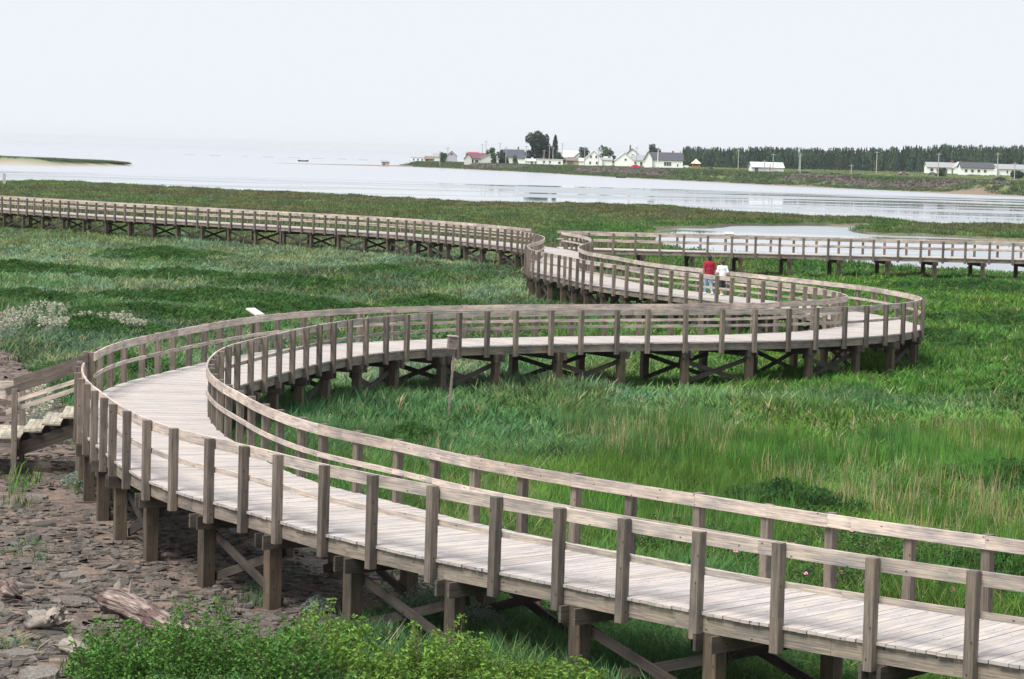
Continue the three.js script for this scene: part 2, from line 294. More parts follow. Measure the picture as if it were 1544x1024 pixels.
function walkway(root, path, { s0 = 0, s1 = path.len, gaps = { 1: [], '-1': [] }, single = 0, bay = 2.55, firstBent = 0.9, braced = true, postStep = 1.35 } = {}) {
  const free = (side, a, b = a) => !gaps[side].some(([u, v]) => b > u && a < v);
  // deck
  const pitch = 0.146, rest = M.plank.map(() => []);
  let n = 0;
  for (let s = s0; s + pitch < s1; s += pitch, n++) {
    const g = plankGeo(path, s, pitch - 0.008 - (rnd() < 0.08 ? 0.006 : 0)), k = [0, 0, 0, 1, 1, 2, 2, 3, 4][Math.floor(rnd() * 9)];
    if (n < single) part('plank', g, M.plank[k], root); else rest[k].push(g);
  }
  const more = rest.map((g, i) => [g, i]).filter(([g]) => g.length);
  if (more.length) {
    const gs = more.map(([g]) => mergeGeometries(g)), all = mergeGeometries(gs, true), o = part('planks', all, more.map(([, i]) => M.plank[i]), root); o.userData.kind = 'stuff';
  }
  for (const side of [1, -1]) {
    // posts
    const stops = [];
    for (let s = s0 + 0.25; s < s1 - 0.1; s += postStep) {
      let q = s + rr(-0.07, 0.07);
      if (!free(side, q)) continue;
      stops.push(q);
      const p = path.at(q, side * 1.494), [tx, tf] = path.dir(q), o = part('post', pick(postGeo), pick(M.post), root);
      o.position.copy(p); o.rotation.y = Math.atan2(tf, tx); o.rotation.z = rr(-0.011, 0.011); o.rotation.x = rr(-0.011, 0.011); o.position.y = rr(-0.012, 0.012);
    }
    for (const [u, v] of gaps[side]) for (const q of [u - 0.08, v + 0.08]) if (q > s0 && q < s1) { stops.push(q); const p = path.at(q, side * 1.494), [tx, tf] = path.dir(q), o = part('post', pick(postGeo), pick(M.post), root); o.position.copy(p); o.rotation.y = Math.atan2(tf, tx); }
    stops.sort((a, b) => a - b);
    // rails run from post to post, two bays each
    const ends = []; let run = [s0];
    const cuts = gaps[side].flatMap(([u, v]) => [u, v]).sort((a, b) => a - b);
    const spans = []; let a0 = s0; for (const [u, v] of [...gaps[side]].sort((a, b) => a[0] - b[0])) { if (u > a0) spans.push([a0, u]); a0 = v; } if (a0 < s1) spans.push([a0, s1]);
    for (const [a, b] of spans) {
      const js = [a, ...stops.filter((q, i) => q > a + 0.5 && q < b - 0.5 && i % 2 === 0), b];
      for (let i = 0; i < js.length - 1; i++) {
        const u = js[i] + 0.002, v = js[i + 1] - 0.002, dy = rr(-0.004, 0.004), k = pick(M.rail);
        part('top_rail', bent(path, u, v, side * 1.398, DECK + 0.912 + dy, DECK + 1.1 + dy, 0.044), k, root);
        part('middle_rail', bent(path, u, v, side * 1.4, DECK + 0.5 + dy, DECK + 0.592 + dy, 0.04), pick(M.rail), root);
      }
    }
    // rim boards under the plank ends
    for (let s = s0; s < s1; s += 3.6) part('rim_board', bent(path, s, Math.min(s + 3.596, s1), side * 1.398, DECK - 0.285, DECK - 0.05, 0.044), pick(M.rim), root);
  }
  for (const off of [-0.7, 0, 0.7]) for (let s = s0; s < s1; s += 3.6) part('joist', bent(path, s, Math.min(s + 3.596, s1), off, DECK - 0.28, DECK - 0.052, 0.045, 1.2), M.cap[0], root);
  // bents: two piles, a cap of two boards, braces in every other bay
  let i = 0, prev = null;
  for (let s = s0 + firstBent; s < s1; s += bay + rr(-0.08, 0.08), i++) {
    const [tx, tf] = path.dir(s), r = Math.atan2(tf, tx);
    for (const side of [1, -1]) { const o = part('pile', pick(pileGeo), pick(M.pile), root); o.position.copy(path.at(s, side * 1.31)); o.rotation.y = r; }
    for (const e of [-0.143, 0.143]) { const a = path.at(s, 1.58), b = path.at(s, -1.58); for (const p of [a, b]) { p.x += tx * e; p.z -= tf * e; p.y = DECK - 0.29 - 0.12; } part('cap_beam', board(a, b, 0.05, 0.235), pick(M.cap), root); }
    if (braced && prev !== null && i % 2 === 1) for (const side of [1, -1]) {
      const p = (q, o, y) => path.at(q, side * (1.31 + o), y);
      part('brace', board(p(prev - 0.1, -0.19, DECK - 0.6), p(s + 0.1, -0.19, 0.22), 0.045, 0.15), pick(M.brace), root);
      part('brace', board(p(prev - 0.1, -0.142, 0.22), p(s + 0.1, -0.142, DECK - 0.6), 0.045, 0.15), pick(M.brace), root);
    }
    prev = s;
  }
}
const sCurve = [[16.5, 25.6], [13.6, 27.9], [10.5, 30.3], [7.44, 32.7], [4.41, 35.2], [1.92, 37.73], [-0.15, 39.92], [-1.79, 41.96], [-3.24, 44.23], [-4.81, 46.65], [-5.97, 49.39], [-6.87, 52.28], [-7.7, 55.24], [-8.3, 58.43], [-8.59, 61.87], [-8.54, 65.42], [-8.0, 68.73], [-7.4, 71.93], [-6.68, 75.04], [-5.7, 77.98], [-4.27, 80.62], [-2.25, 82.84], [0.2, 84.76], [2.92, 86.46], [5.81, 87.97], [8.57, 89.72], [10.96, 91.98], [12.84, 94.67], [14.01, 97.59], [14.09, 100.49], [13.67, 103.45], [12.94, 106.41], [11.75, 109.3], [10.39, 112.18], [9.02, 115.07], [7.63, 117.91], [6.27, 120.69], [5.22, 123.56], [4.49, 126.59], [3.84, 129.72], [3.08, 132.81], [2.43, 135.82], [2.18, 138.76], [2.1, 141.67], [2.25, 144.67], [2.6, 147.9], [2.95, 151.0], [3.15, 154.2], [3.2, 157.4], [3.05, 160.6], [2.72, 163.6], [2.25, 166.4], [1.7, 168.9]];
const winding = new Path(sCurve);
const leftPts = [[1.7, 168.9], [0.75, 171.6], [-0.4, 174.4], [-2.0, 178.3], [-4.9, 184.6], [-8.3, 190.2], [-11.6, 194.3], [-15.2, 197.9], [-19, 201.4], [-23.6, 205.6], [-28.5, 210.4], [-34, 216], [-40, 222.6], [-46, 229.4], [-52, 236]];
const leftWalk = new Path(leftPts);
const rightWalk = new Path([[2.2, 171.0], [6, 171.25], [10, 171.5], [17.5, 172.1], [25, 173.0], [35, 174.4], [46, 176]]);
const sStair = winding.near(-8.45, 60.35)[1];
{
  const bw = thing('winding_boardwalk', 'long winding grey timber boardwalk with railings curving in an S above the marsh', 'boardwalk', [0, 0, 0]);
  walkway(bw, winding, { single: 300, gaps: { 1: [[sStair - 1.3, sStair + 1.35]], '-1': [] } });
  const lw = thing('straight_boardwalk', 'far straight timber boardwalk arm with cross braces running off over the grass field', 'boardwalk', [0, 0, 0]);
  walkway(lw, leftWalk, { bay: 3.2, gaps: { 1: [], '-1': [[-1, 5.4]] } });
  const rw = thing('pond_boardwalk', 'timber boardwalk arm on dark paired piles crossing the edge of the pond', 'boardwalk', [0, 0, 0]);
  walkway(rw, rightWalk, { s0: 0.7, gaps: { 1: [], '-1': [[0, 0.9]] }, braced: false, bay: 3.25, firstBent: 2.2, postStep: 1.58 });
}

// ---------------------------------------------------------------- stairs beside the first bend
{
  const st = thing('stairs', 'small timber stairs with sloping handrails leading down from the boardwalk bend', 'stairs');
  const O = winding.at(sStair, 1.46), tx = -0.12, tf = 0.993, n = new THREE.Vector3(-1, 0, 0), t = new THREE.Vector3(tx, 0, -tf); // the treads are laid a little askew, along the bend
  const P = (a, b, y) => O.clone().addScaledVector(n, a).addScaledVector(t, b).setY(y);
  const hw = 1.24;
  for (let k = 0; k < 3; k++) for (let j = 0; j < 3; j++) { const a = 0.07 + k * 0.43 + j * 0.145 + 0.07, y = DECK - 0.17 * (k + 1); part('tread', board(P(a, -hw, y - 0.02), P(a, hw, y - 0.02), 0.138, 0.04), pick(M.tread), st); }
  for (let j = 0; j < 15; j++) { const a = 1.42 + 0.07 + j * 0.146; part('landing_board', board(P(a, -hw - 0.05, DECK - 0.7), P(a, hw + 0.05, DECK - 0.7), 0.138, 0.04), pick(M.tread), st); }
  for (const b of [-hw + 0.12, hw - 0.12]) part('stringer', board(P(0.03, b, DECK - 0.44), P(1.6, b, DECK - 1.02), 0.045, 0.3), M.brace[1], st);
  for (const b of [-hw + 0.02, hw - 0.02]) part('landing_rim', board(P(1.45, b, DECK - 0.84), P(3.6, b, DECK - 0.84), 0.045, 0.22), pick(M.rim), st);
  for (let j = 0; j < 2; j++) for (let q = 0; q < 3; q++) part('tread', board(P(2.1 + q * 0.146, -hw - 0.5 - j * 0.3, DECK - 0.9 - j * 0.17), P(2.1 + q * 0.146, -hw - 0.12 - j * 0.3, DECK - 0.9 - j * 0.17), 0.138, 0.04), pick(M.tread), st);
  const np = (a, b, y1) => { const o = part('newel_post', timber(0.13, 0, y1 + 0.45, rr(0, 9), rr(0, 9)), pick(M.post), st); o.position.copy(P(a, b, -0.4)); o.rotation.y = Math.atan2(tf, tx); };
  for (const b of [-hw - 0.1, hw + 0.1]) {
    np(1.55, b, DECK + 0.4); np(3.4, b, DECK + 0.38); np(0.07, b + Math.sign(b) * 0.02, DECK + 1.08);
    part('handrail', board(P(0.02, b * 0.94, DECK + 0.99), P(1.75, b * 0.94, DECK + 0.36), 0.044, 0.18), pick(M.post), st);
    part('handrail', board(P(1.76, b * 0.94, DECK + 0.3), P(3.6, b * 0.94, DECK + 0.3), 0.044, 0.17), pick(M.rail), st);
    part('middle_handrail', board(P(0.02, b * 0.94, DECK + 0.52), P(1.75, b * 0.94, DECK - 0.1), 0.04, 0.1), pick(M.rail), st);
    part('middle_handrail', board(P(1.76, b * 0.94, DECK - 0.14), P(3.6, b * 0.94, DECK - 0.14), 0.04, 0.1), pick(M.post), st);
  }
}
// reading panels, marker posts
function panel(name, label, x, f, y, w, d, turn, tilt) {
  const g = thing(name, label, 'sign', [x, f, 0], turn);
  const p = part('sign_panel', boxAt(0, 0, 0, w, 0.05, d), plain(0.7, 0.64, 0.53, 0.6), g); p.position.y = y; p.rotation.x = tilt;
  const e = part('sign_frame', boxAt(0, -0.045, 0, w - 0.03, 0.035, d - 0.03), M.post[0], g); e.position.y = y; e.rotation.x = tilt;
  for (const s of [-1, 1]) part('sign_leg', boxAt(s * w * 0.3, y / 2 - 0.1, 0, 0.09, y + 0.1, 0.09), M.post[1], g);
}
panel('reading_panel', 'pale beige tilted reading panel just outside the boardwalk rail above the field', -8.0, 80.2, 2.66, 0.36, 0.5, 0.85, 0.36);
panel('reading_panel', 'pale pink reading panel on the rail beside the pond', 14.5, 175.2, 2.8, 0.6, 0.4, 0.1, 0.3);
function marker(label, x, f, h, w, lean, mat) {
  const g = thing('marker_post', label, 'post', [x, f, 0], 0.3); g.rotation.z = lean;
  part('pole', boxAt(0, h / 2 - 0.15, 0, w, h + 0.3, w), mat, g);
  part('box', boxAt(-0.09, h - 0.15, 0.02, 0.24, 0.36, 0.2), mat, g); part('lid', boxAt(-0.09, h + 0.05, 0.02, 0.28, 0.035, 0.24), M.tread[0], g);
}
marker('thin grey marker pole with a small wooden box standing in the reeds', -1.78, 73.6, 2.5, 0.055, -0.07, wood(0.36, 0.29, 0.27));
marker('small box on a pole beside the straight boardwalk arm', -17.6, 194, 2.2, 0.09, 0, M.post[0]);
marker('pale grey box on a post at the outer marsh edge', -87, 440, 1.9, 0.45, 0, plain(0.5, 0.5, 0.5));

// ---------------------------------------------------------------- stones, driftwood
{
  const root = scene.getObjectByName('shingle_beach');
  const slate = (k) => {
    const n = 6 + k % 3, pos = [], idx = [], th = 0.2 + 0.14 * hash(k, 5), top = [], bot = [];
    for (let i = 0; i < n; i++) { const a = (i + 0.55 * (hash(k, i, 1) - 0.5)) / n * 6.283, r = 0.36 + 0.2 * hash(k, i, 2); top.push([Math.cos(a) * r * 1.25, th * (0.75 + 0.5 * hash(k, i, 3)), Math.sin(a) * r * 0.85]); bot.push([Math.cos(a) * r * 1.37, -th * 0.6, Math.sin(a) * r * 0.95]); }
    const push = p => { pos.push(...p); return pos.length / 3 - 1; };
    for (let i = 1; i < n - 1; i++) idx.push(push(top[0]), push(top[i + 1]), push(top[i]));
    for (let i = 0; i < n; i++) { const j = (i + 1) % n, a = push(top[i]), b = push(top[j]), c = push(bot[j]), d = push(bot[i]); idx.push(a, b, c, a, c, d); }
    return geoOf(pos, idx, pos.filter((_, i) => i % 3 !== 1).map(v => v * 1.0));
  };
  const geos = Array.from({ length: 10 }, (_, k) => slate(k));
  const grit = dataTex(256, 256, (u, v) => { const t = clamp01(0.78 + 0.5 * (fbm(u * 12, v * 30, 101) - 0.5) + 0.3 * (vn(u * 120, v * 120, 103) - 0.5)); return [t, t, t]; }, true);
  const stoneM = [[0.25, 0.205, 0.17], [0.19, 0.16, 0.135], [0.3, 0.255, 0.215], [0.145, 0.125, 0.108], [0.26, 0.205, 0.165], [0.34, 0.295, 0.255]].map(c => { const m = plain(...c, 0.9); m.map = grit; m.bumpMap = grit; m.bumpScale = 0.02; return m; });
  const cand = [];
  for (let k = 0; k < 1500 && cand.length < 300; k++) { const f = 35 + 26 * Math.pow(rnd(), 1.3), x = rr(-0.215 * f, 0); if (inBeach(x, f) && inBeach(x + 0.3, f)) cand.push([x, f]); }
  for (const [x, f] of cand) {
    const o = part('stone', pick(geos), pick(stoneM), root), s = 0.13 + 0.3 * Math.pow(rnd(), 2.6);
    o.position.set(x, beachY(x, f) + s * 0.05, -f); o.scale.set(s * rr(0.9, 1.7), s * rr(0.22, 0.5), s * rr(0.8, 1.3)); o.rotation.set(rr(-0.2, 0.22), rr(0, 6.28), rr(-0.2, 0.2));
  }
  for (const [x, f, s] of [[-6.6, 36.6, 0.85], [-6.1, 37.6, 0.5], [-7.2, 38.2, 0.55], [-7.6, 45.2, 0.6], [-5.7, 38.8, 0.5]]) { const o = part('stone', geos[0], stoneM[5], root); o.position.set(x, beachY(x, f) + 0.03, -f); o.scale.set(s, s * 0.4, s * 0.8); o.rotation.set(0.1, rr(0, 6), 0.06); }
  const m = new THREE.MeshStandardMaterial({ roughness: 0.92, map: grit }); m.color.setRGB(1, 1, 1);
  const N = 13000, im = new THREE.InstancedMesh(geos[3], m, N), d = new THREE.Object3D(), c = new THREE.Color(); let q = 0;
  for (let k = 0; k < N * 4 && q < N; k++) {
    const f = 33 + 72 * Math.pow(rnd(), 1.8), x = rr(-0.235 * f, 0.2); if (!inBeach(x, f)) continue;
    if (fbm(x * 0.8, f * 0.5, 111) < 0.38) continue;
    const s = 0.035 + 0.17 * Math.pow(rnd(), 2); d.position.set(x, beachY(x, f) + s * 0.08, -f); d.rotation.set(rr(-0.25, 0.25), rr(0, 6.28), rr(-0.25, 0.25)); d.scale.set(s * rr(0.8, 1.7), s * rr(0.22, 0.6), s); d.updateMatrix(); im.setMatrixAt(q, d.matrix);
    const t = rr(0.08, 0.29); c.setRGB(t, t * 0.84, t * 0.72); im.setColorAt(q, c); q++;
  }
  im.count = q; im.name = 'small_stones'; im.userData.kind = 'stuff'; im.castShadow = im.receiveShadow = true; root.add(im);
}
function driftLog(name, label, a, b, r0, r1, cols, stubs = [], rag = 0.5) {
  const g = thing(name, label, 'driftwood', [a[0], a[1], 0]), L = Math.hypot(b[0] - a[0], b[1] - a[1]); g.rotation.y = Math.atan2(b[1] - a[1], b[0] - a[0]);
  const n = 30, m = 22, pos = [], idx = [], uv = [], sd = Math.abs(a[0] * 37 | 0);
  for (let i = 0; i <= n; i++) for (let j = 0; j <= m; j++) {
    const t = i / n, jj = j % m, th = jj / m * 6.283, e = Math.min(1, 0.25 + 6 * Math.min(t, 1 - t));
    const ridge = vn(t * 3, jj * 1.15, sd), lump = fbm(t * 7, Math.cos(th) * 1.3 + 5, sd + 3), r = lerp(r0, r1, t) * e * (0.55 + 0.4 * ridge + rag * (lump - 0.35));
    const jag = i === 0 || i === n ? (vn(jj * 1.7, i, sd + 7) - 0.5) * r0 * 2.2 : 0;
    pos.push(t * L + jag, lerp(r0, r1, t) * 0.62 + beachY(a[0], a[1]) + Math.sin(th) * r * 0.85, Math.cos(th) * r * 1.1 + r0 * 0.4 * Math.sin(t * 5 + sd)); uv.push(t * L, j * 0.045);
    if (i < n && j < m) { const k = i * (m + 1) + j; idx.push(k, k + m + 1, k + 1, k + 1, k + m + 1, k + m + 2); }
  }
  part('trunk', geoOf(pos, idx, uv), cols[0], g);
  for (const [t, h, w, tilt, dz = -0.1] of stubs) {
    const s = part('stub', hexa([[-w, 0, -0.03], [w, 0, -0.03], [w, 0, 0.04], [-w, 0, 0.04], [-w * 0.3, h * 0.8, -0.015], [w * 0.55, h * 1.1, -0.015], [w * 0.6, h, 0.012], [-w * 0.5, h * 0.72, 0.012]].map(p => new THREE.Vector3(...p))), cols[1], g);
    s.position.set(t * L, lerp(r0, r1, t) * 1.15, dz); s.rotation.z = tilt; s.rotation.y = tilt * 1.7;
  }
}
const barkPatch = dataTex(256, 256, (u, v) => {
  const k = sst(0.42, 0.56, fbm(u * 4, v * 9, 201)), g = 0.75 + 0.5 * (vn(u * 10, v * 120, 203) - 0.5), crack = sst(0.3, 0.2, vn(u * 7, v * 60, 205));
  const c = mix3([0.68, 0.6, 0.56], [0.47, 0.37, 0.34], k); return c.map(t => clamp01(t * g * (1 - 0.65 * crack)));
}, true, [0.5, 1]);
const drift = new THREE.MeshStandardMaterial({ map: barkPatch, bumpMap: barkPatch, bumpScale: 0.03, roughness: 0.95 }), driftPale = wood(0.36, 0.32, 0.29), driftDark = wood(0.15, 0.12, 0.1);
const paleRot = new THREE.MeshStandardMaterial({ map: barkPatch, bumpMap: barkPatch, bumpScale: 0.04, roughness: 0.95 });
driftLog('driftwood_log', 'long pinkish driftwood log with two broken pale stubs lying on the shingle', [-6.75, 42.2], [-4.35, 39.2], 0.33, 0.2, [drift, driftPale], [[0.12, 0.3, 0.13, 0.12, -0.16], [0.21, 0.38, 0.08, -0.14, -0.18]], 0.6);
{
  const g = thing('driftwood_stump', 'gnarled whitish driftwood root lying among slates beside the log', 'driftwood', [-7.2, 40.3, beachY(-7.2, 40.3)]), gs = [];
  for (let k = 0; k < 13; k++) {
    const a = rr(0, 6.28), L = rr(0.22, 0.46), y = rr(0.04, 0.3), c = new THREE.CatmullRomCurve3([new THREE.Vector3(0, 0.16, 0), new THREE.Vector3(Math.cos(a) * L * 0.4, 0.2 + rr(-0.06, 0.08), Math.sin(a) * L * 0.4), new THREE.Vector3(Math.cos(a + 0.3) * L * 0.8, y, Math.sin(a + 0.3) * L * 0.8), new THREE.Vector3(Math.cos(a + rr(0, 0.7)) * L, y + rr(-0.1, 0.15), Math.sin(a + 0.5) * L)]);
    const t = new THREE.TubeGeometry(c, 10, rr(0.08, 0.13), 8), q = t.attributes.position, n = t.attributes.normal; for (let i = 0; i < q.count; i++) { const u = Math.floor(i / 9) / 10, e = -0.1 * u * rr(0.5, 0.9) + 0.07 * (vn(u * 9, i % 9, k) - 0.5); q.setXYZ(i, q.getX(i) + n.getX(i) * e, q.getY(i) + n.getY(i) * e, q.getZ(i) + n.getZ(i) * e); } gs.push(t);
  }
  const m = mergeGeometries(gs); m.computeVertexNormals(); part('roots', m, driftPale, g);
}
driftLog('driftwood_chunk', 'short pale split driftwood chunk with dark underside on the shingle', [-6.75, 38.75], [-6.1, 38.35], 0.19, 0.16, [driftPale, driftDark], []);
driftLog('driftwood_lump', 'pale knobbly driftwood lump alone near the outer piles', [-8.6, 43.1], [-8.05, 42.7], 0.24, 0.17, [paleRot, drift], [], 1.2);
driftLog('driftwood_stick', 'thin dark stick lying on the shingle in the shade of the stairs', [-9.2, 54.6], [-7.8, 54.9], 0.03, 0.02, [driftDark, driftDark], []);

// ---------------------------------------------------------------- vegetation
function blades(n, r, h0, h1, w, bend) { // a tuft of grass blades, each three tapering faces
  const pos = [], idx = [];
  for (let i = 0; i < n; i++) {
    const a = rr(0, 6.283), q = r * Math.sqrt(rnd()), x = Math.cos(a) * q, z = Math.sin(a) * q, h = rr(h0, h1), d = rr(0, 6.283), b = bend * rr(0.3, 1) * h, fx = Math.cos(d), fz = Math.sin(d), k = pos.length / 3, ww = w * rr(0.7, 1.2) / 2;
    const sx = -fz * ww, sz = fx * ww, mx = x + fx * b * 0.3, mz = z + fz * b * 0.3;
    pos.push(x - sx, 0, z - sz, x + sx, 0, z + sz, mx - sx * 0.8, h * 0.6, mz - sz * 0.8, mx + sx * 0.8, h * 0.6, mz + sz * 0.8, x + fx * b, h * rr(0.8, 1), z + fz * b);
    idx.push(k, k + 1, k + 3, k, k + 3, k + 2, k + 2, k + 3, k + 4);
  }
  return geoOf(pos, idx);
}
function leafCloud(n, R, H, size, dome = true, vary = 0) { // leaves spread through a mound
  const pos = [], idx = [], col = [], t = new THREE.Vector3(), u = new THREE.Vector3(), v = new THREE.Vector3();
  for (let i = 0; i < n; i++) {
    const a = rr(0, 6.283), q = Math.sqrt(rnd()), top = dome ? Math.sqrt(Math.max(0, 1 - q * q)) : 1, y = H * top * (1 - 0.75 * rnd() * rnd()), s = size * rr(0.6, 1.3), k = pos.length / 3;
    t.set(Math.cos(a) * q * R, y, Math.sin(a) * q * R);
    u.set(rr(-1, 1), rr(-0.5, 0.7), rr(-1, 1)).normalize(); v.set(rr(-1, 1), rr(-0.3, 0.6), rr(-1, 1)).cross(u).normalize();
    for (const [e, g] of [[-1, 0], [0, -0.42], [1, 0], [0, 0.42]]) pos.push(t.x + (u.x * e + v.x * g) * s, Math.max(0, t.y + (u.y * e + v.y * g) * s), t.z + (u.z * e + v.z * g) * s);
    idx.push(k, k + 1, k + 2, k, k + 2, k + 3);
    if (vary) { const b = 1 + rr(-vary, vary), w = 1 + rr(-0.25, 0.35) * vary; for (let e = 0; e < 4; e++) col.push(b * w, b, b * 0.9); }
  }
  return geoOf(pos, idx, null, vary ? col : null);
}
const white = (tr = 0.25) => leafMat(1, 1, 1, tr);
function scatter(name, geo, mat, max, gen, tilt = 0) { // one InstancedMesh of something nobody could count; gen() returns [x, f, y, sx, sy, turn, colour] or nothing
  const list = []; for (let k = 0; k < max; k++) { const g = gen(k); if (g) list.push(g); }
  const im = new THREE.InstancedMesh(geo, mat, list.length), d = new THREE.Object3D(), c = new THREE.Color();
  list.forEach(([x, f, y, sx, sy, r, col], i) => { d.position.set(x, y, -f); d.rotation.set(rr(-tilt, tilt), r, rr(-tilt, tilt)); d.scale.set(sx, sy, sx); d.updateMatrix(); im.setMatrixAt(i, d.matrix); im.setColorAt(i, c.setRGB(...col)); });
  im.name = name; im.userData.kind = 'stuff'; im.castShadow = im.receiveShadow = true; scene.add(im); return im;
}
const jit = (c, a = 0.34) => { const k = 1 + rr(-a, a), w = rr(-0.14, 0.14); return [c[0] * k * (1 + w), c[1] * k, c[2] * k * (1 - w)]; };
const wFrac = 0.212;
const deckD = (x, f) => Math.min(winding.near(x, f)[0], f > 150 ? leftWalk.near(x, f)[0] : 99, f > 150 ? rightWalk.near(x, f)[0] : 99);
const hgt = (x, f) => Math.max(0.3, 0.15 + 1.5 * fbm(x * 0.16 + 9, f * 0.07, 121) + 1.0 * (vn(x * 0.7, f * 0.35, 123) - 0.5));
const VEG = white(0.3);
for (const [name, geo, count, f0, f1] of [
  ['near_grass', blades(26, 0.24, 0.2, 0.55, 0.02, 0.8), 32000, 35, 66],
  ['near_grass', blades(26, 0.3, 0.2, 0.5, 0.024, 1.15), 26000, 35, 70],
  ['meadow_grass', blades(28, 0.4, 0.2, 0.5, 0.042, 0.8), 34000, 62, 120],
  ['meadow_grass', blades(28, 0.5, 0.18, 0.46, 0.055, 1.1), 40000, 90, 180],
]) scatter(numbered(name), geo, VEG, count, () => {
  const f = Math.sqrt(rr(f0 * f0, f1 * f1)), x = rr(-wFrac, wFrac) * f;
  if (inBeach(x, f)) { if (rnd() > 0.003) return; }
  return [x, f, groundY(x, f) - 0.02, rr(0.75, 1.35), hgt(x, f) * rr(0.6, 1.3), rr(0, 6.28), rnd() < 0.05 ? jit([0.36, 0.33, 0.18]) : jit(meadow(x, f))];
}, 0.38);
scatter('marsh_grass', blades(40, 1.0, 0.16, 0.42, 0.085, 0.8), VEG, 70000, () => {
  const f = Math.sqrt(rr(168 * 168, 495 * 495)), x = rr(-wFrac, wFrac) * f;
  const d = marshD(x, f); if (d < 0.9 || (d < 3 && rnd() < 0.35)) return;
  return [x, f, groundY(x, f) - 0.03, rr(0.7, 1.2), hgt(x, f) * rr(0.6, 1.25), rr(0, 6.28), jit(meadow(x, f))];
}, 0.2);
// tall reeds and last year's straw in front of the first bend
scatter('reeds', blades(16, 0.22, 0.5, 1.05, 0.018, 0.35), VEG, 9000, () => {
  const f = rr(46, 74), x = rr(-4, 16); const k = fbm(x * 0.22, f * 0.09, 131); if (k < 0.5 || deckD(x, f) < 2 || x < -1 + 4 * rnd()) return;
  return [x, f, groundY(x, f), 1, rr(0.5, 1.15), rr(0, 6.28), jit(meadow(x, f))];
}, 0.2);
scatter('straw_stalks', blades(5, 0.2, 0.6, 1.2, 0.011, 0.3), VEG, 2600, () => {
  const f = rr(46, 73), x = rr(-2, 16); const k = fbm(x * 0.3, f * 0.12, 137); if (k < 0.57 || deckD(x, f) < 2) return;
  return [x, f, groundY(x, f), 1, rr(0.6, 1.15), rr(0, 6.28), jit([0.4, 0.35, 0.18])];
}, 0.25);
// low leafy thickets in drifts
const thickets = [[-24, 176, 5, 7], [-29, 150, 7, 5], [-19, 146, 8, 5], [-12.5, 142, 6, 4], [-15, 127, 7, 4], [-23, 122, 4, 3], [-9, 120, 5, 4], [-16, 113, 6, 3], [-4, 126, 3, 4], [-8, 158, 4, 6], [-17, 104, 3, 3], [18, 110, 5, 8], [22, 95, 4, 5], [19, 84, 5, 3], [24, 125, 5, 8], [-13, 86, 2.5, 3], [9, 47, 3, 2.5], [13, 62, 4, 3], [29, 160, 7, 7], [6, 56, 2, 2], [-2.5, 66, 1.4, 3]];
for (let v = 0; v < 2; v++) scatter(numbered('low_thicket'), leafCloud(150, 0.42, 0.42, v ? 0.06 : 0.045), VEG, 5200, k => {
  const [cx, cf, rx, rf] = pick(thickets), a = rr(0, 6.28), q = rnd() * (0.6 + 0.8 * vn(a * 2, cx, 141)), x = cx + Math.cos(a) * q * rx, f = cf + Math.sin(a) * q * rf;
  if (inBeach(x, f) || deckD(x, f) < 1.7) return;
  return [x, f, groundY(x, f) + 0.05, rr(0.6, 1.1) * (f > 80 ? 1.25 : 0.9), rr(0.8, 1.7) * (1.25 - 0.7 * q), rr(0, 6.28), jit([0.06, 0.14, 0.034], 0.4)];
});
// grass on the shaded strip by the beach and on the shingle
scatter('beach_tufts', blades(40, 0.2, 0.14, 0.4, 0.014, 0.9), VEG, 260, () => {
  const f = rr(37, 100), x = rr(-0.22 * f, 0); if (!inBeach(x, f) || fbm(x * 0.6, f * 0.35, 151) < 0.6) return;
  return [x, f, beachY(x, f), rr(0.6, 1.3), rr(0.6, 1.2), rr(0, 6.28), jit([0.11, 0.18, 0.075])];
});

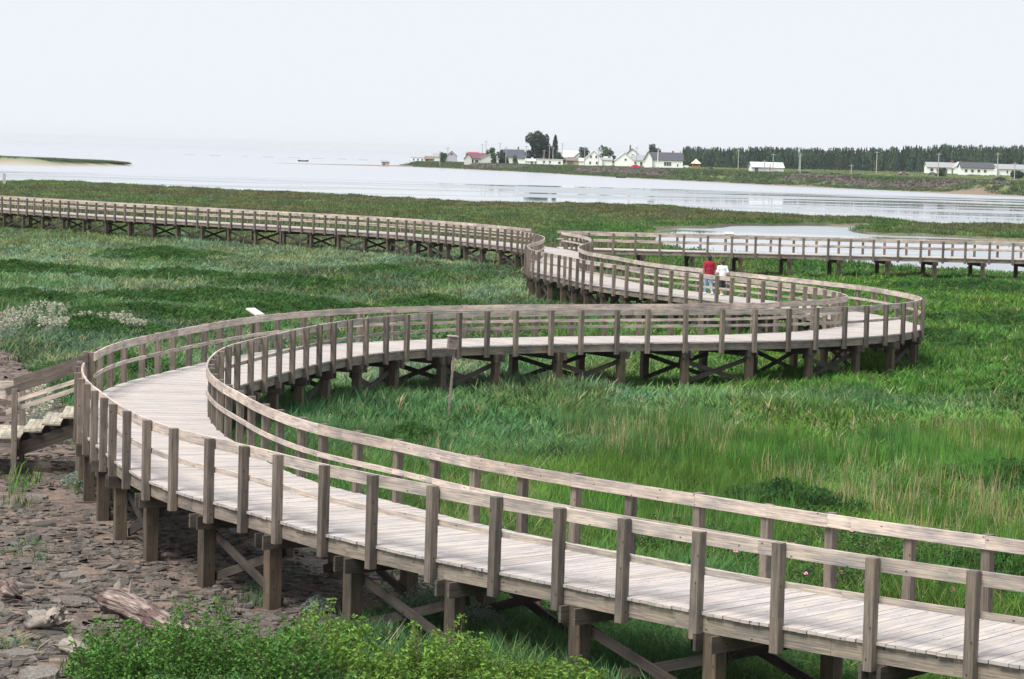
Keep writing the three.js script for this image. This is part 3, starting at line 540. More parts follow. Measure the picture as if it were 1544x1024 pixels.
const stemM = plain(0.16, 0.12, 0.07), petalM = plain(0.72, 0.19, 0.33, 0.7, { side: THREE.DoubleSide }), petalPale = plain(0.7, 0.42, 0.4, 0.7, { side: THREE.DoubleSide });
const flowerGeo = (() => { const pos = [], idx = []; for (let i = 0; i < 5; i++) { const a = i * 1.2566, k = pos.length / 3, c = (r, b, y) => pos.push(Math.cos(a + b) * r, y, Math.sin(a + b) * r); c(0, 0, 0); c(0.043, -0.6, 0.012); c(0.06, 0, 0.024); c(0.043, 0.6, 0.012); idx.push(k, k + 1, k + 2, k, k + 2, k + 3); } return geoOf(pos, idx); })();
function bush(name, label, category, x, f, w, h, leaf, n, col, group, flowers = 0, pale = 0, y = groundY(x, f)) {
  const g = thing(name, label, category, [x, f, y], rr(0, 6.28), group), st = [];
  const gs = []; const lobes = 15;
  for (let i = 0; i < lobes; i++) { const a = i * 2.4, q = w * 0.42 * Math.sqrt((i + 0.2) / lobes), lh = h * rr(0.62, 1.08); const c = leafCloud(Math.round(n / lobes), w * rr(0.13, 0.22), lh, leaf, true, 0.5); c.translate(Math.cos(a) * q, 0, Math.sin(a) * q); gs.push(c); }
  // shoots that stand out of the mound
  for (let i = 0; i < 26; i++) { const a = rr(0, 6.28), q = w * 0.47 * Math.sqrt(rnd()), hh = h * rr(0.75, 1.22) * (1 - 0.3 * q / w), X = Math.cos(a) * q, Z = Math.sin(a) * q; const c = leafCloud(26, 0.07, hh * 0.45, leaf * 0.9, false, 0.4); c.translate(X, hh * 0.6, Z); gs.push(c); st.push(board(new THREE.Vector3(X * 0.5, -0.05, Z * 0.5), new THREE.Vector3(X, hh, Z), 0.008, 0.008, new THREE.Vector3(0.1, 0.2, 1))); }
  const lm = leafMat(...col, 0.18); lm.vertexColors = true; part('foliage', mergeGeometries(gs), lm, g); part('stems', mergeGeometries(st), stemM, g);
  for (let i = 0; i < Math.round(flowers * 1.4); i++) { const a = rr(0, 6.28), q = Math.sqrt(rnd()) * w * 0.42, o = part('flower', flowerGeo, rnd() < pale ? petalPale : petalM, g); o.position.set(Math.cos(a) * q, h * rr(0.7, 1.02) * Math.sqrt(1 - q * q / (w * w * 0.3)) + 0.03, Math.sin(a) * q); o.rotation.set(rr(0.2, 1.1), rr(0, 6), rr(-0.6, 0.6)); }
  return g;
}
const front = 'leafy green bushes at the foot of the boardwalk';
const bushRows = [
  [-5.5, 36.0, 1.5, 0.75, 0, 'dark green leafy bush spreading onto the shingle beside the driftwood chunk'], [-4.3, 35.6, 1.4, 1.05, 0, 'tallest dark green leafy bush standing in front of the driftwood log'],
  [-3.4, 36.3, 1.2, 0.62, 0, 'low dark green bush at the thin end of the driftwood log'], [-4.7, 37.0, 1.0, 0.42, 0, 'small knee high green bush hiding the middle of the driftwood log'],
  [-2.5, 35.8, 1.4, 1.0, 1, 'tall yellow green bush between the driftwood log and the nearest piles'], [-1.6, 35.3, 1.3, 0.72, 1, 'medium yellow green bush in front of the silver wormwood'],
  [-0.8, 35.4, 1.3, 0.95, 1, 'tall yellow green bush growing left of the low wild roses'], [-3.0, 34.9, 1.3, 1.0, 0, 'dense green bush where the dark and the yellow green bushes meet'],
  [0.1, 35.0, 1.3, 0.62, 1, 'low yellow green bush in front of the wild roses at the braced piles'], [0.9, 34.7, 1.2, 0.66, 1, 'yellow green bush just right of the low wild roses'],
  [-3.0, 37.5, 0.9, 0.36, 0, 'smallest green bush beside a pile at the edge of the shingle'], [1.6, 34.2, 1.0, 0.45, 1, 'last small yellow green bush of the row by the piles']];
for (const [x, f, w, h, c, label] of bushRows) bush('green_bush', label, 'bush', x, f + 0.7, w * 1.05, h * 1.12, 0.036, 5200, c ? [0.15, 0.265, 0.055] : [0.088, 0.2, 0.045], front);
for (const [x, f, w, h, fl] of [[-0.2, 36.2, 1.2, 0.5, 3], [0.5, 36.6, 1.1, 0.45, 2]]) bush('wild_rose', 'low wild rose with pink and faded blooms just in front of the nearest braced piles', 'rose bush', x, f, w, h, 0.03, 1800, [0.085, 0.16, 0.05], 'wild roses in front of the piles', fl, 0.6);
for (const [x, f, w, h, fl] of [[3.3, 49.5, 2.2, 0.75, 3], [4.9, 47.8, 2.2, 0.8, 6], [5.6, 45.4, 1.8, 0.7, 5], [6.8, 45.8, 1.9, 0.7, 5], [7.9, 44.5, 2.2, 0.75, 5], [8.6, 48.5, 2.6, 0.8, 1], [9.5, 43.5, 2.2, 0.8, 2], [6.6, 50, 2.2, 0.7, 1]]) bush('wild_rose', 'wild rose bush dotted with pink blooms behind the railing in the grass', 'rose bush', x, f, w, h, 0.035, 2600, [0.075, 0.15, 0.05], 'wild roses behind the railing', fl, 0.1);
for (const [x, f, w, h, fl] of [[1.3, 41.3, 1.6, 0.5, 4], [0.2, 42.2, 1.4, 0.45, 3]]) bush('wild_rose', 'wild rose with pink blooms seen under the deck between the piles', 'rose bush', x, f, w, h, 0.035, 1800, [0.085, 0.15, 0.07], 'wild roses under the deck', fl, 0.1);
// silvery wormwood
function sage(x, f, w, h, label, group, y = groundY(x, f), spikes = 1) {
  const g = thing('wormwood_plant', label, 'plant', [x, f, y], rr(0, 6), group);
  part('foliage', mergeGeometries([leafCloud(900, w / 2, h * 0.75, 0.032), leafCloud(500, w * 0.35, h * 0.9, 0.03)]), leafMat(0.27, 0.32, 0.26, 0.2), g);
  if (spikes < 0.5) return; const sp = []; for (let i = 0; i < 34 * spikes; i++) { const a = rr(0, 6.28), q = w * 0.44 * Math.sqrt(rnd()), c = leafCloud(15, 0.045, h * rr(0.45, 0.8), 0.05, false); c.translate(Math.cos(a) * q, h * rr(0.45, 0.65), Math.sin(a) * q); sp.push(c); } part('flower_spikes', mergeGeometries(sp), leafMat(0.5, 0.5, 0.39, 0.2), g).userData.kind = 'stuff';
}
for (const [x, f, w, h] of [[-19.6, 103, 1.6, 0.85], [-18.6, 103.6, 1.8, 1.0], [-17.2, 104.5, 1.5, 0.7], [-16.0, 105, 1.4, 0.7], [-15.2, 103.5, 1.2, 0.6], [-19.3, 98.5, 1.6, 0.8], [-18.0, 101, 1.4, 0.7]]) sage(x, f, w, h, 'silvery wormwood clump with pale flower spikes in the grass field above the stairs', 'wormwood in the field', groundY(x, f), 1.5);
for (const [x, f, w, h] of [[-11.6, 65.5, 1.1, 0.6], [-12.4, 68, 1.3, 0.7], [-13.6, 74, 1.2, 0.6], [-11.2, 71.5, 0.9, 0.5]]) sage(x, f, w, h, 'grey green wormwood clump behind the stair handrail', 'wormwood behind the stairs', groundY(x, f) + 0.05, 0.6);
for (const [x, f, w, h] of [[-9.6, 57.6, 0.9, 0.4], [-9.1, 58.6, 0.8, 0.4]]) sage(x, f, w, h, 'low wormwood plant on the shingle under the stairs', 'wormwood under the stairs', beachY(x, f), 0.2);
for (const [x, f, w, h] of [[-1.1, 41.5, 1.8, 1.1], [-0.4, 40.6, 1.3, 0.75], [-1.7, 40.2, 0.9, 0.5]]) sage(x, f, w, h, 'pale silver wormwood bush beneath the deck at the edge of the shingle', 'wormwood beneath the deck', groundY(x, f), 0.4);
for (const [x, f] of [[-3.1, 42.6], [-2.3, 39.3]]) sage(x, f, 0.6, 0.32, 'small silvery wormwood tuft on the shingle by a pile', 'small wormwood tufts by the piles', beachY(x, f), 0.1);

// ---------------------------------------------------------------- people
function figure(label, x, f, turn, H, o) {
  const g = thing('person', label, 'person', [x, f, DECK + 0.004], turn, undefined);
  const K = H / 1.75, v = (a, b, c) => new THREE.Vector3(a * K, b * K, c * K);
  // joints (the figure faces -z): walking, arms hanging and a little bent
  const st = o.stride, j = {
    pel: v(0, 0.95, 0), che: v(0, 1.28, -0.01), nek: v(0, 1.47, -0.01), hd: v(0.0, 1.62, -0.03),
    lh: v(-0.1, 0.92, 0), rh: v(0.1, 0.92, 0), lk: v(-0.1, 0.5, -0.12 * st), rk: v(0.1, 0.5, -0.02 * st), la: v(-0.1, 0.085, -0.2 * st), ra: v(0.1, 0.1, 0.2 * st), lt: v(-0.12, 0.045, -0.36 * st), rt: v(0.12, 0.04, 0.06 * st),
    ls: v(-0.19, 1.41, 0), rs: v(0.19, 1.41, 0), le: v(-0.27, 1.15, 0.06), re: v(0.27, 1.15, 0.05), lw: v(-0.27, 0.93, -0.08), rw: v(0.27, 0.94, -0.1),
  };
  const W = o.wide;
  const body = (bones, box, res) => { // smooth union of tapered capsules, meshed
    const n = res, mc = new MarchingCubes(n, new THREE.MeshBasicMaterial(), false, false, 60000), [cx, cy, cz, hs] = box;
    const p = new THREE.Vector3(), ab = new THREE.Vector3(), ap = new THREE.Vector3();
    for (let k = 0; k < n; k++) for (let q = 0; q < n; q++) for (let i = 0; i < n; i++) {
      p.set(cx + (i / n * 2 - 1) * hs, cy + (q / n * 2 - 1) * hs, cz + (k / n * 2 - 1) * hs); let d = 9;
      for (const [a, b, ra, rb, fl = 1] of bones) { ab.subVectors(b, a); ap.subVectors(p, a); const t = Math.max(0, Math.min(1, ap.dot(ab) / Math.max(1e-6, ab.lengthSq()))); ap.addScaledVector(ab, -t); ap.z /= fl; const e = ap.length() - lerp(ra, rb, t) * K, h = Math.max(0, 0.05 - Math.abs(d - e)) / 0.05; d = Math.min(d, e) - h * h * 0.0125; }
      mc.field[k * n * n + q * n + i] = -d;
    }
    mc.isolation = 0; mc.update();
    const c = mc.count, pos = []; for (let i = 0; i < c; i++) pos.push(cx + mc.positionArray[i * 3] * hs, cy + mc.positionArray[i * 3 + 1] * hs, cz + mc.positionArray[i * 3 + 2] * hs);
    return mergeVertices(geoOf(pos, null), 1e-4);
  };
  const skin = plain(0.5, 0.31, 0.23, 0.6);
  const all = [0, 0.95 * K, 0, 1.02 * K];
  // body: skin from head to toe, with clothes worn over it as their own surfaces
  part('body', body([[j.nek, v(0, 1.5, -0.02), 0.055, 0.055], [v(0, 1.57, -0.035), v(0, 1.66, -0.01), 0.078, 0.092], [v(0, 1.6, -0.12), v(0, 1.58, -0.12), 0.012, 0.014], [v(-0.09, 1.62, 0), v(-0.092, 1.6, 0), 0.018, 0.014], [v(0.09, 1.62, 0), v(0.092, 1.6, 0), 0.018, 0.014], [j.che, j.nek, 0.09, 0.06], [j.pel, j.che, 0.1, 0.11], [j.ls, j.rs, 0.05, 0.05], [j.ls, j.le, 0.045, 0.038], [j.rs, j.re, 0.045, 0.038], [j.le, j.lw, 0.04, 0.028], [j.re, j.rw, 0.04, 0.028], [j.lw, v(-0.265, 0.83, -0.1), 0.03, 0.02], [j.rw, v(0.265, 0.84, -0.13), 0.03, 0.02], [j.lh, j.lk, 0.07, 0.05], [j.rh, j.rk, 0.07, 0.05], [j.lk, j.la, 0.052, 0.034], [j.rk, j.ra, 0.052, 0.034], [j.la, j.lt, 0.035, 0.03], [j.ra, j.rt, 0.035, 0.03]], all, 112), skin, g);
  part('shirt', body([[v(-0.08 * W, 1.36, 0), v(0.08 * W, 1.36, 0), 0.13 * W, 0.13 * W, 0.8], [v(-0.06 * W, 1.12, 0), v(0.06 * W, 1.12, 0), 0.125 * W, 0.125 * W, 0.85], [v(-0.05 * W, 0.96, 0), v(0.05 * W, 0.96, 0), 0.135 * W, 0.135 * W, 0.85], [v(0, 1.36, 0), v(0, 1.12, 0), 0.15 * W, 0.14 * W, 0.8], [v(0, 1.12, 0), v(0, 0.96, 0), 0.14 * W, 0.14 * W, 0.85], [j.ls, v(-0.262, 1.19, 0.05), 0.078, 0.066], [j.rs, v(0.262, 1.19, 0.05), 0.078, 0.066], [j.ls, j.rs, 0.075, 0.075]], [0, 1.2 * K, 0, 0.5 * K], 72), o.shirt, g);
  const hem = o.shorts ? 0.62 : 1, at = (a, b) => a.clone().lerp(b, hem);
  part('trousers', body([[v(-0.06 * W, 0.93, 0), v(0.06 * W, 0.93, 0), 0.115 * W, 0.115 * W, 0.9], [j.lh, j.lk, 0.098, 0.078], [j.rh, j.rk, 0.098, 0.078], ...(o.shorts ? [[j.lk, j.lk.clone().lerp(j.la, 0.42), 0.078, 0.072], [j.rk, j.rk.clone().lerp(j.ra, 0.42), 0.078, 0.072]] : [[j.lk, j.la, 0.078, 0.062], [j.rk, j.ra, 0.078, 0.062]])], [0, 0.52 * K, 0, 0.62 * K], 80), o.legs, g);
  part('shoe', body([[j.la.clone().add(v(0, -0.02, 0.04)), j.lt, 0.05, 0.042]], [j.la.x, j.la.y, (j.la.z + j.lt.z) / 2, 0.24], 28), o.shoe, g);
  part('shoe', body([[j.ra.clone().add(v(0, -0.02, 0.04)), j.rt, 0.05, 0.042]], [j.ra.x, j.ra.y, (j.ra.z + j.rt.z) / 2, 0.24], 28), o.shoe, g);
  part('hair', body([[v(0, 1.66, 0.012), v(0, 1.6, 0.03), 0.105, 0.085], [v(0, 1.7, -0.03), v(0, 1.68, 0.02), 0.075, 0.09]], [0, 1.64 * K, 0, 0.2], 36), o.hair, g);
  return g;
}
figure('person in a red short sleeved shirt and blue jeans walking away along the boardwalk', 8.85, 117.2, 0.25, 1.76, { stride: 1, wide: 1.2, shirt: plain(0.3, 0.015, 0.03, 0.9), legs: plain(0.23, 0.32, 0.42, 0.9), shoe: plain(0.75, 0.74, 0.72), hair: plain(0.012, 0.011, 0.01, 0.6) });
figure('person in a white T-shirt and dark cropped trousers walking beside the one in red', 9.4, 116.6, 0.25, 1.58, { stride: -1, wide: 1.05, shorts: true, shirt: plain(0.85, 0.85, 0.85, 0.9), legs: plain(0.016, 0.018, 0.028, 0.9), shoe: plain(0.55, 0.53, 0.5), hair: plain(0.04, 0.025, 0.018, 0.6) });

// ---------------------------------------------------------------- far shore, spit, distant coast
{
  const pos = [], col = [], idx = [], us = []; // strips that follow the shoreline
  const offs = [-12, -4, -1, 0, 1, 3, 5, 6, 7.2, 8.6, 10, 13, 18, 26, 40, 60, 90, 120, 170, 250, 360, 520, 800];
  const line = []; for (let i = 0; i < farShore.length - 1; i++) { const [a, b] = [farShore[i], farShore[i + 1]], n = Math.ceil(Math.hypot(b[0] - a[0], b[1] - a[1]) / 6); for (let k = 0; k < n; k++) line.push([lerp(a[0], b[0], k / n), lerp(a[1], b[1], k / n)]); }
  const sm2 = line.map((p, i) => { let x = 0, f = 0, n = 0; for (let k = -6; k <= 6; k++) { const q = line[Math.max(0, Math.min(line.length - 1, i + k))]; x += q[0]; f += q[1]; n++; } return [x / n, f / n]; });
  sm2.forEach((p, i) => {
    const a = sm2[Math.max(0, i - 6)], b = sm2[Math.min(sm2.length - 1, i + 6)], L = Math.hypot(b[0] - a[0], b[1] - a[1]), nx = -(b[1] - a[1]) / L, nf = (b[0] - a[0]) / L;
    offs.forEach((o, j) => {
      const w = j > 2 && o < 20 ? 1.6 * (fbm(i * 0.08, 3, 161) - 0.5) : 0, x = p[0] + nx * (o + w), f = p[1] + nf * (o + w), y = shoreY(x, f);
      pos.push(x, y, -f);
      const n = fbm(x * 0.06, f * 0.06, 163), rocky = sst(0.46, 0.56, fbm(i * 0.035 + 2, 0, 165));
      let c = mix3([0.14, 0.2, 0.08], [0.27, 0.28, 0.12], n * (o > 20 ? 1.1 : 0.4));
      if (o <= 3) c = mix3([0.27, 0.215, 0.15], [0.17, 0.13, 0.085], n); else if (o < 8) c = mix3([0.1, 0.13, 0.05], c, n);
      col.push(...c);
    });
  });
  const W = offs.length; for (let i = 0; i < sm2.length - 1; i++) for (let j = 0; j < W - 1; j++) { const a = i * W + j; idx.push(a, a + W, a + W + 1, a, a + W + 1, a + 1); }
  structure('far_shore', geoOf(pos, idx, null, col), new THREE.MeshStandardMaterial({ vertexColors: true, roughness: 0.95 }));
  // boulders of the sea wall along the bank, grass on the land
  const nrm = i => { const a = sm2[Math.max(0, i - 6)], b = sm2[Math.min(sm2.length - 1, i + 6)], L = Math.hypot(b[0] - a[0], b[1] - a[1]); return [-(b[1] - a[1]) / L, (b[0] - a[0]) / L]; };
  const rock = new THREE.IcosahedronGeometry(0.5, 1); { const p = rock.attributes.position; for (let i = 0; i < p.count; i++) { const k = 0.75 + 0.6 * hash(p.getX(i) * 50, p.getY(i) * 50, p.getZ(i) * 50 | 0); p.setXYZ(i, p.getX(i) * k, p.getY(i) * k, p.getZ(i) * k); } rock.computeVertexNormals(); }
  const wall = t => (t > 0.095 && t < 0.2) || (t > 0.33 && t < 0.455) || (t > 0.57 && t < 0.77);
  const stretch = f => wall(interp(f, [560, 1299], [1, 0]));
  scatter('sea_wall_rocks', rock, plain(1, 1, 1), 9000, () => {
    const i = Math.floor(rnd() * sm2.length), p = sm2[i], [nx, nf] = nrm(i), f0 = p[1];
    const on = (f0 > 1150 && f0 < 1225) || (f0 > 955 && f0 < 1075) || (f0 > 742 && f0 < 850); if (!on || p[0] > 200) return;
    const o = rr(6.2, 10.2), e = rr(-4, 4), x = p[0] + nx * o + nf * e, f = p[1] + nf * o - nx * e, t = rr(0.08, 0.26), s = rr(0.5, 1.4); return [x, f, shoreY(x, f) + 0.1, s, s * rr(0.6, 1), rr(0, 6), [t * 0.6, t * 0.48, t * 0.44]];
  });
  scatter('shore_grass', blades(40, 1.6, 0.3, 0.9, 0.16, 0.7), VEG, 30000, () => {
    const i = Math.floor(rnd() * sm2.length), p = sm2[i], [nx, nf] = nrm(i), o = rnd() < 0.5 ? rr(2, 26) : 8 + 230 * rnd() * rnd(), e = rr(-4, 4), x = p[0] + nx * o + nf * e, f = p[1] + nf * o - nx * e;
    if (p[0] > 260 || (Math.abs(x - 47.6) < 5 && f > 1005 && f < 1045)) return;
    const rocky = o > 6 && o < 10.4 && ((p[1] > 1150 && p[1] < 1225) || (p[1] > 955 && p[1] < 1075) || (p[1] > 742 && p[1] < 850)); if (rocky && rnd() < 0.93) return;
    const k = fbm(x * 0.05, f * 0.03, 167); return [x, f, shoreY(x, f) - 0.1, rr(0.7, 1.3), o < 26 ? rr(0.8, 1.4) : rr(0.4, 0.8), rr(0, 6), jit(mix3([0.11, 0.165, 0.075], o > 26 ? [0.25, 0.26, 0.13] : [0.13, 0.17, 0.085], k))];
  });
}
function ridge(name, pts, w, top, cols, seedN, mat) { // a long low landform with an uneven crest
  const pos = [], col = [], idx = [], line = [], prof = [[-1, -0.6], [-0.85, 0], [-0.6, 0.25], [-0.35, 0.8], [0, 1], [0.4, 0.85], [0.8, 0.1], [1, -0.6]];
  for (let i = 0; i < pts.length - 1; i++) for (let k = 0; k < 14; k++) line.push(pts[i].map((v, a) => lerp(v, pts[i + 1][a], k / 14))); line.push(pts.at(-1));
  line.forEach(([x, f, h, ww], i) => { const a = line[Math.max(0, i - 1)], b = line[Math.min(line.length - 1, i + 1)], L = Math.hypot(b[0] - a[0], b[1] - a[1]), nx = -(b[1] - a[1]) / L, nf = (b[0] - a[0]) / L;
    prof.forEach(([u, e], j) => { const hh = e > 0 ? h * e * (0.7 + 0.6 * fbm(i * 0.3, j * 0.7, seedN)) : e; pos.push(x + nx * u * ww, WATER + hh, -(f + nf * u * ww)); col.push(...mix3(cols[0], cols[1], sst(0.12, 0.4, e + 0.5 * (fbm(i * 0.4, j, seedN + 1) - 0.5)))); }); });
  const W = prof.length; for (let i = 0; i < line.length - 1; i++) for (let j = 0; j < W - 1; j++) { const a = i * W + j; idx.push(a, a + W, a + W + 1, a, a + W + 1, a + 1); }
  return structure(name, geoOf(pos, idx, null, col), mat || new THREE.MeshStandardMaterial({ vertexColors: true, roughness: 0.95 }));
}
const spitLine = [[-300, 800, 3, 28], [-180, 835, 2.9, 26], [-160, 842, 2.5, 22], [-152, 862, 2.0, 19], [-146, 884, 1.7, 16], [-140, 896, 1.0, 11], [-135, 902, 0.15, 4]];
ridge('sand_spit', spitLine, 20, 3, [[0.36, 0.31, 0.24], [0.13, 0.17, 0.08]], 171);
scatter('spit_grass', blades(40, 1.4, 0.3, 0.8, 0.14, 0.6), VEG, 5200, () => { const t = rnd() * 4.7 + 0.6, i = Math.floor(t), u = t - i, [x, f, h, w] = spitLine[i].map((v, a) => lerp(v, spitLine[i + 1][a], u)), q = rr(-0.6, 0.6) * w; return [x - q * 0.8, f + q * 0.3, WATER + h * 0.72, 1, rr(0.5, 1.2), rr(0, 6), jit([0.13, 0.18, 0.09])]; });
ridge('sand_bar', [[-118, 1262, 0.1, 2], [-95, 1262, 0.3, 3], [-75, 1262, 0.5, 4], [-48, 1285, 0.6, 6]], 4, 1, [[0.25, 0.2, 0.16], [0.22, 0.17, 0.13]], 175);

// ---------------------------------------------------------------- village
const wallW = plain(0.83, 0.83, 0.83), wallG = plain(0.62, 0.63, 0.56), wallB = plain(0.42, 0.33, 0.24), glassM = plain(0.05, 0.055, 0.06, 0.25), trimM = plain(0.75, 0.75, 0.73), doorM = plain(0.14, 0.12, 0.1), brick = plain(0.28, 0.12, 0.09), orangeW = plain(0.45, 0.2, 0.07);
const roofs = { grey: plain(0.3, 0.3, 0.32), dark: plain(0.075, 0.075, 0.09), blue: plain(0.07, 0.08, 0.105), maroon: plain(0.15, 0.075, 0.085), red: plain(0.42, 0.09, 0.13), light: plain(0.55, 0.55, 0.55), brown: plain(0.2, 0.15, 0.12) };
const tri = pts => geoOf(pts.flat(), Array.from({ length: pts.length }, (_, i) => i));
function quadSlab(a, b, c, d, t) { const n = new THREE.Vector3().crossVectors(b.clone().sub(a), d.clone().sub(a)).normalize().multiplyScalar(t), q = [a, b, c, d]; return hexa([...q.map(p => p.clone()), ...q.map(p => p.clone().add(n))]); }
// a house: body w (left-right) x d (front-back) x h, front towards the water; ridge runs along 'x' or 'z'
function house(name, label, x, f, { y = shoreY(x, f), w, d, h, rh, ridge = 'x', wall = wallW, roof = roofs.grey, turn = 0, windows = [], doors = [], chimney, wings = [] , group, flat }) {
  const g = thing(name, label, 'house', [x, f, y - 0.3], turn, group);
  const shell = (X, Z, w, d, h, rh, ridge, wall, roof) => {
    const base = boxAt(X, h / 2, Z, w, h, d), gs = [base]; let r;
    const p = (a, b, c) => new THREE.Vector3(X + a, b, Z + c), o = 0.35;
    if (flat || rh < 0.4) { part('wall', base, wall, g); r = part('roof', boxAt(X, h + 0.14, Z, w + 0.5, 0.28, d + 0.5), roof, g); return r; }
    if (ridge === 'x') {
      gs.push(hexa([p(-w / 2, h, d / 2), p(w / 2, h, d / 2), p(w / 2, h, -d / 2), p(-w / 2, h, -d / 2), p(-w / 2, h + rh - 0.05, 0.05), p(w / 2, h + rh - 0.05, 0.05), p(w / 2, h + rh - 0.05, -0.05), p(-w / 2, h + rh - 0.05, -0.05)]));
      r = mergeGeometries([quadSlab(p(-w / 2 - o, h - o * rh / d * 2, d / 2 + o), p(w / 2 + o, h - o * rh / d * 2, d / 2 + o), p(w / 2 + o, h + rh, 0), p(-w / 2 - o, h + rh, 0), 0.18), quadSlab(p(w / 2 + o, h - o * rh / d * 2, -d / 2 - o), p(-w / 2 - o, h - o * rh / d * 2, -d / 2 - o), p(-w / 2 - o, h + rh, 0), p(w / 2 + o, h + rh, 0), 0.18)]);
    } else {
      gs.push(hexa([p(-w / 2, h, d / 2), p(w / 2, h, d / 2), p(w / 2, h, -d / 2), p(-w / 2, h, -d / 2), p(-0.05, h + rh - 0.05, d / 2), p(0.05, h + rh - 0.05, d / 2), p(0.05, h + rh - 0.05, -d / 2), p(-0.05, h + rh - 0.05, -d / 2)]));
      r = mergeGeometries([quadSlab(p(w / 2 + o, h - o * rh / w * 2, d / 2 + o), p(w / 2 + o, h - o * rh / w * 2, -d / 2 - o), p(0, h + rh, -d / 2 - o), p(0, h + rh, d / 2 + o), 0.18), quadSlab(p(-w / 2 - o, h - o * rh / w * 2, -d / 2 - o), p(-w / 2 - o, h - o * rh / w * 2, d / 2 + o), p(0, h + rh, d / 2 + o), p(0, h + rh, -d / 2 - o), 0.18)]);
    }
    part('wall', mergeGeometries(gs), wall, g); return part('roof', r, roof, g);
  };
  const r = shell(0, 0, w, d, h, rh, ridge, wall, roof);
  for (const s of wings) shell(...s);
  for (const [u, v, ww, hh, zz = d / 2] of windows) { const n = part('window', boxAt(u, v, zz + 0.04, ww + 0.24, hh + 0.24, 0.1), trimM, g); part('pane', boxAt(u, v, zz + 0.1, ww, hh, 0.06), glassM, n); }
  for (const [u, ww, hh, zz = d / 2] of doors) part('door', boxAt(u, hh / 2 + 0.3, zz + 0.05, ww, hh, 0.12), doorM, g);
  if (chimney) part('chimney', boxAt(chimney[0], h + rh + chimney[1] / 2 - 0.6, chimney[2] || 0, 0.8, chimney[1] + 1, 0.8), brick, r);
  return g;
}
const row = (n, x0, x1, v, w, h) => Array.from({ length: n }, (_, i) => [lerp(x0, x1, n > 1 ? i / (n - 1) : 0.5), v, w, h]);
house('trailer', 'low white trailer standing alone at the tip of the village', -50, 1310, { w: 7, d: 3, h: 2.8, rh: 0, roof: roofs.light, windows: row(3, -2.2, 2.2, 1.7, 0.8, 0.8) });
house('shed', 'small brown shed with a red gable end beside the white trailer', -43.6, 1290, { w: 4.4, d: 4, h: 2.2, rh: 1.2, wall: wallB, roof: roofs.brown, ridge: 'x', doors: [[-1, 1.2, 1.8]] });
house('house', 'grey house with a rounded gambrel roof behind a dark tree', -33.5, 1330, { w: 5.2, d: 7, h: 3.6, rh: 2.4, ridge: 'z', wall: plain(0.42, 0.4, 0.42), roof: plain(0.4, 0.33, 0.36), windows: [[0, 4.4, 1, 1]] });
house('house', 'small pale house with a bright red roof behind the maroon roofed one', -22.5, 1330, { w: 5, d: 6, h: 3.4, rh: 2.2, wall: wallG, roof: roofs.red });
house('house', 'cream house with a maroon roof, a porch and two gables facing the water', -19.5, 1228, { w: 9, d: 7, h: 3.2, rh: 2.4, wall: wallG, roof: roofs.maroon, windows: row(3, -1.6, 3, 1.9, 1, 1.2), doors: [[0.2, 1, 2]], wings: [[-3.6, 3, 3.6, 4, 3.0, 2.2, 'z', wallG, roofs.maroon], [6.6, 2.2, 8.4, 7.5, 3.2, 2.2, 'z', wallG, roofs.light]] });
house('house', 'two storey house with a dark blue mansard roof beside the tallest tree', -1.5, 1275, { w: 9.5, d: 8, h: 4.0, rh: 3.4, wall: wallG, roof: roofs.blue, windows: row(3, -3.2, 2.8, 2.2, 1, 1.3), wings: [[3, 5, 5.2, 4, 3.4, 1.2, 'x', wallW, roofs.blue]], chimney: [2, 1.6] });
house('house', 'long low white building with two windows in front of the tallest tree', 15.6, 1236, { w: 12.5, d: 6, h: 3.1, rh: 0, roof: roofs.light, windows: [[-2.8, 1.9, 1, 1], [0, 1.9, 1, 1], [4.6, 1.7, 1.2, 1]], chimney: [-3, 1.2] });
house('house', 'low bungalow with a dark roof and carport next to the long white building', 26.6, 1292, { w: 9, d: 7, h: 2.4, rh: 1.4, wall: wallB, roof: roofs.brown, doors: [[0, 3, 1.9]] });
house('house', 'white cottage with a pale roof behind the dark roofed bungalow', 28.5, 1345, { w: 10, d: 7, h: 4.0, rh: 3.0, roof: roofs.light, windows: [[1, 2.4, 1, 1.2]] });
house('house', 'tall white gabled house with four windows and a flat extension', 36.6, 1246, { w: 8.2, d: 10, h: 3.6, rh: 3.9, ridge: 'z', roof: roofs.light, windows: [[-1.6, 1.8, 0.8, 1.2], [1.6, 1.8, 0.8, 1.2], [-1.3, 4.7, 0.8, 1.2], [1.3, 4.7, 0.8, 1.2]], wings: [[6.6, 0.5, 5, 6, 3.2, 1.1, 'x', wallW, roofs.grey], [-5.2, -1, 3, 6, 2.4, 1.4, 'x', wallW, roofs.light]] });
house('house', 'plain white barn with a steep pale roof beside the red car', 51.2, 1240, { w: 9, d: 10, h: 3.2, rh: 3.6, ridge: 'z', roof: roofs.light, windows: [[0.5, 3.6, 0.9, 0.9]] });
house('house', 'house with a dark roof and white gable rising behind the barn', 57.6, 1300, { w: 7.5, d: 9, h: 5.2, rh: 3.4, ridge: 'z', roof: roofs.dark, windows: [[0, 5.4, 1, 1.2]], chimney: [-1, 2] });
house('house', 'grey roofed house between the barn and the big white hall', 60.2, 1262, { w: 8.5, d: 7, h: 3.3, rh: 2.4, roof: roofs.grey, windows: row(3, -2.6, 2.8, 1.9, 1.1, 1.1), doors: [[0.2, 1, 2]] });
house('house', 'big white hall with a long dark roof and a gable end', 66.4, 1156, { w: 14.6, d: 9, h: 4.0, rh: 3.2, roof: roofs.dark, windows: [[-0.6, 2.3, 0.9, 1.6], [0.5, 2.3, 0.9, 1.6], [1.6, 2.3, 0.9, 1.6], [5, 1.8, 0.5, 1]], wings: [[-8.0, 2.2, 3.2, 8, 4.4, 3.0, 'z', wallW, roofs.dark]], chimney: [3, 1] });
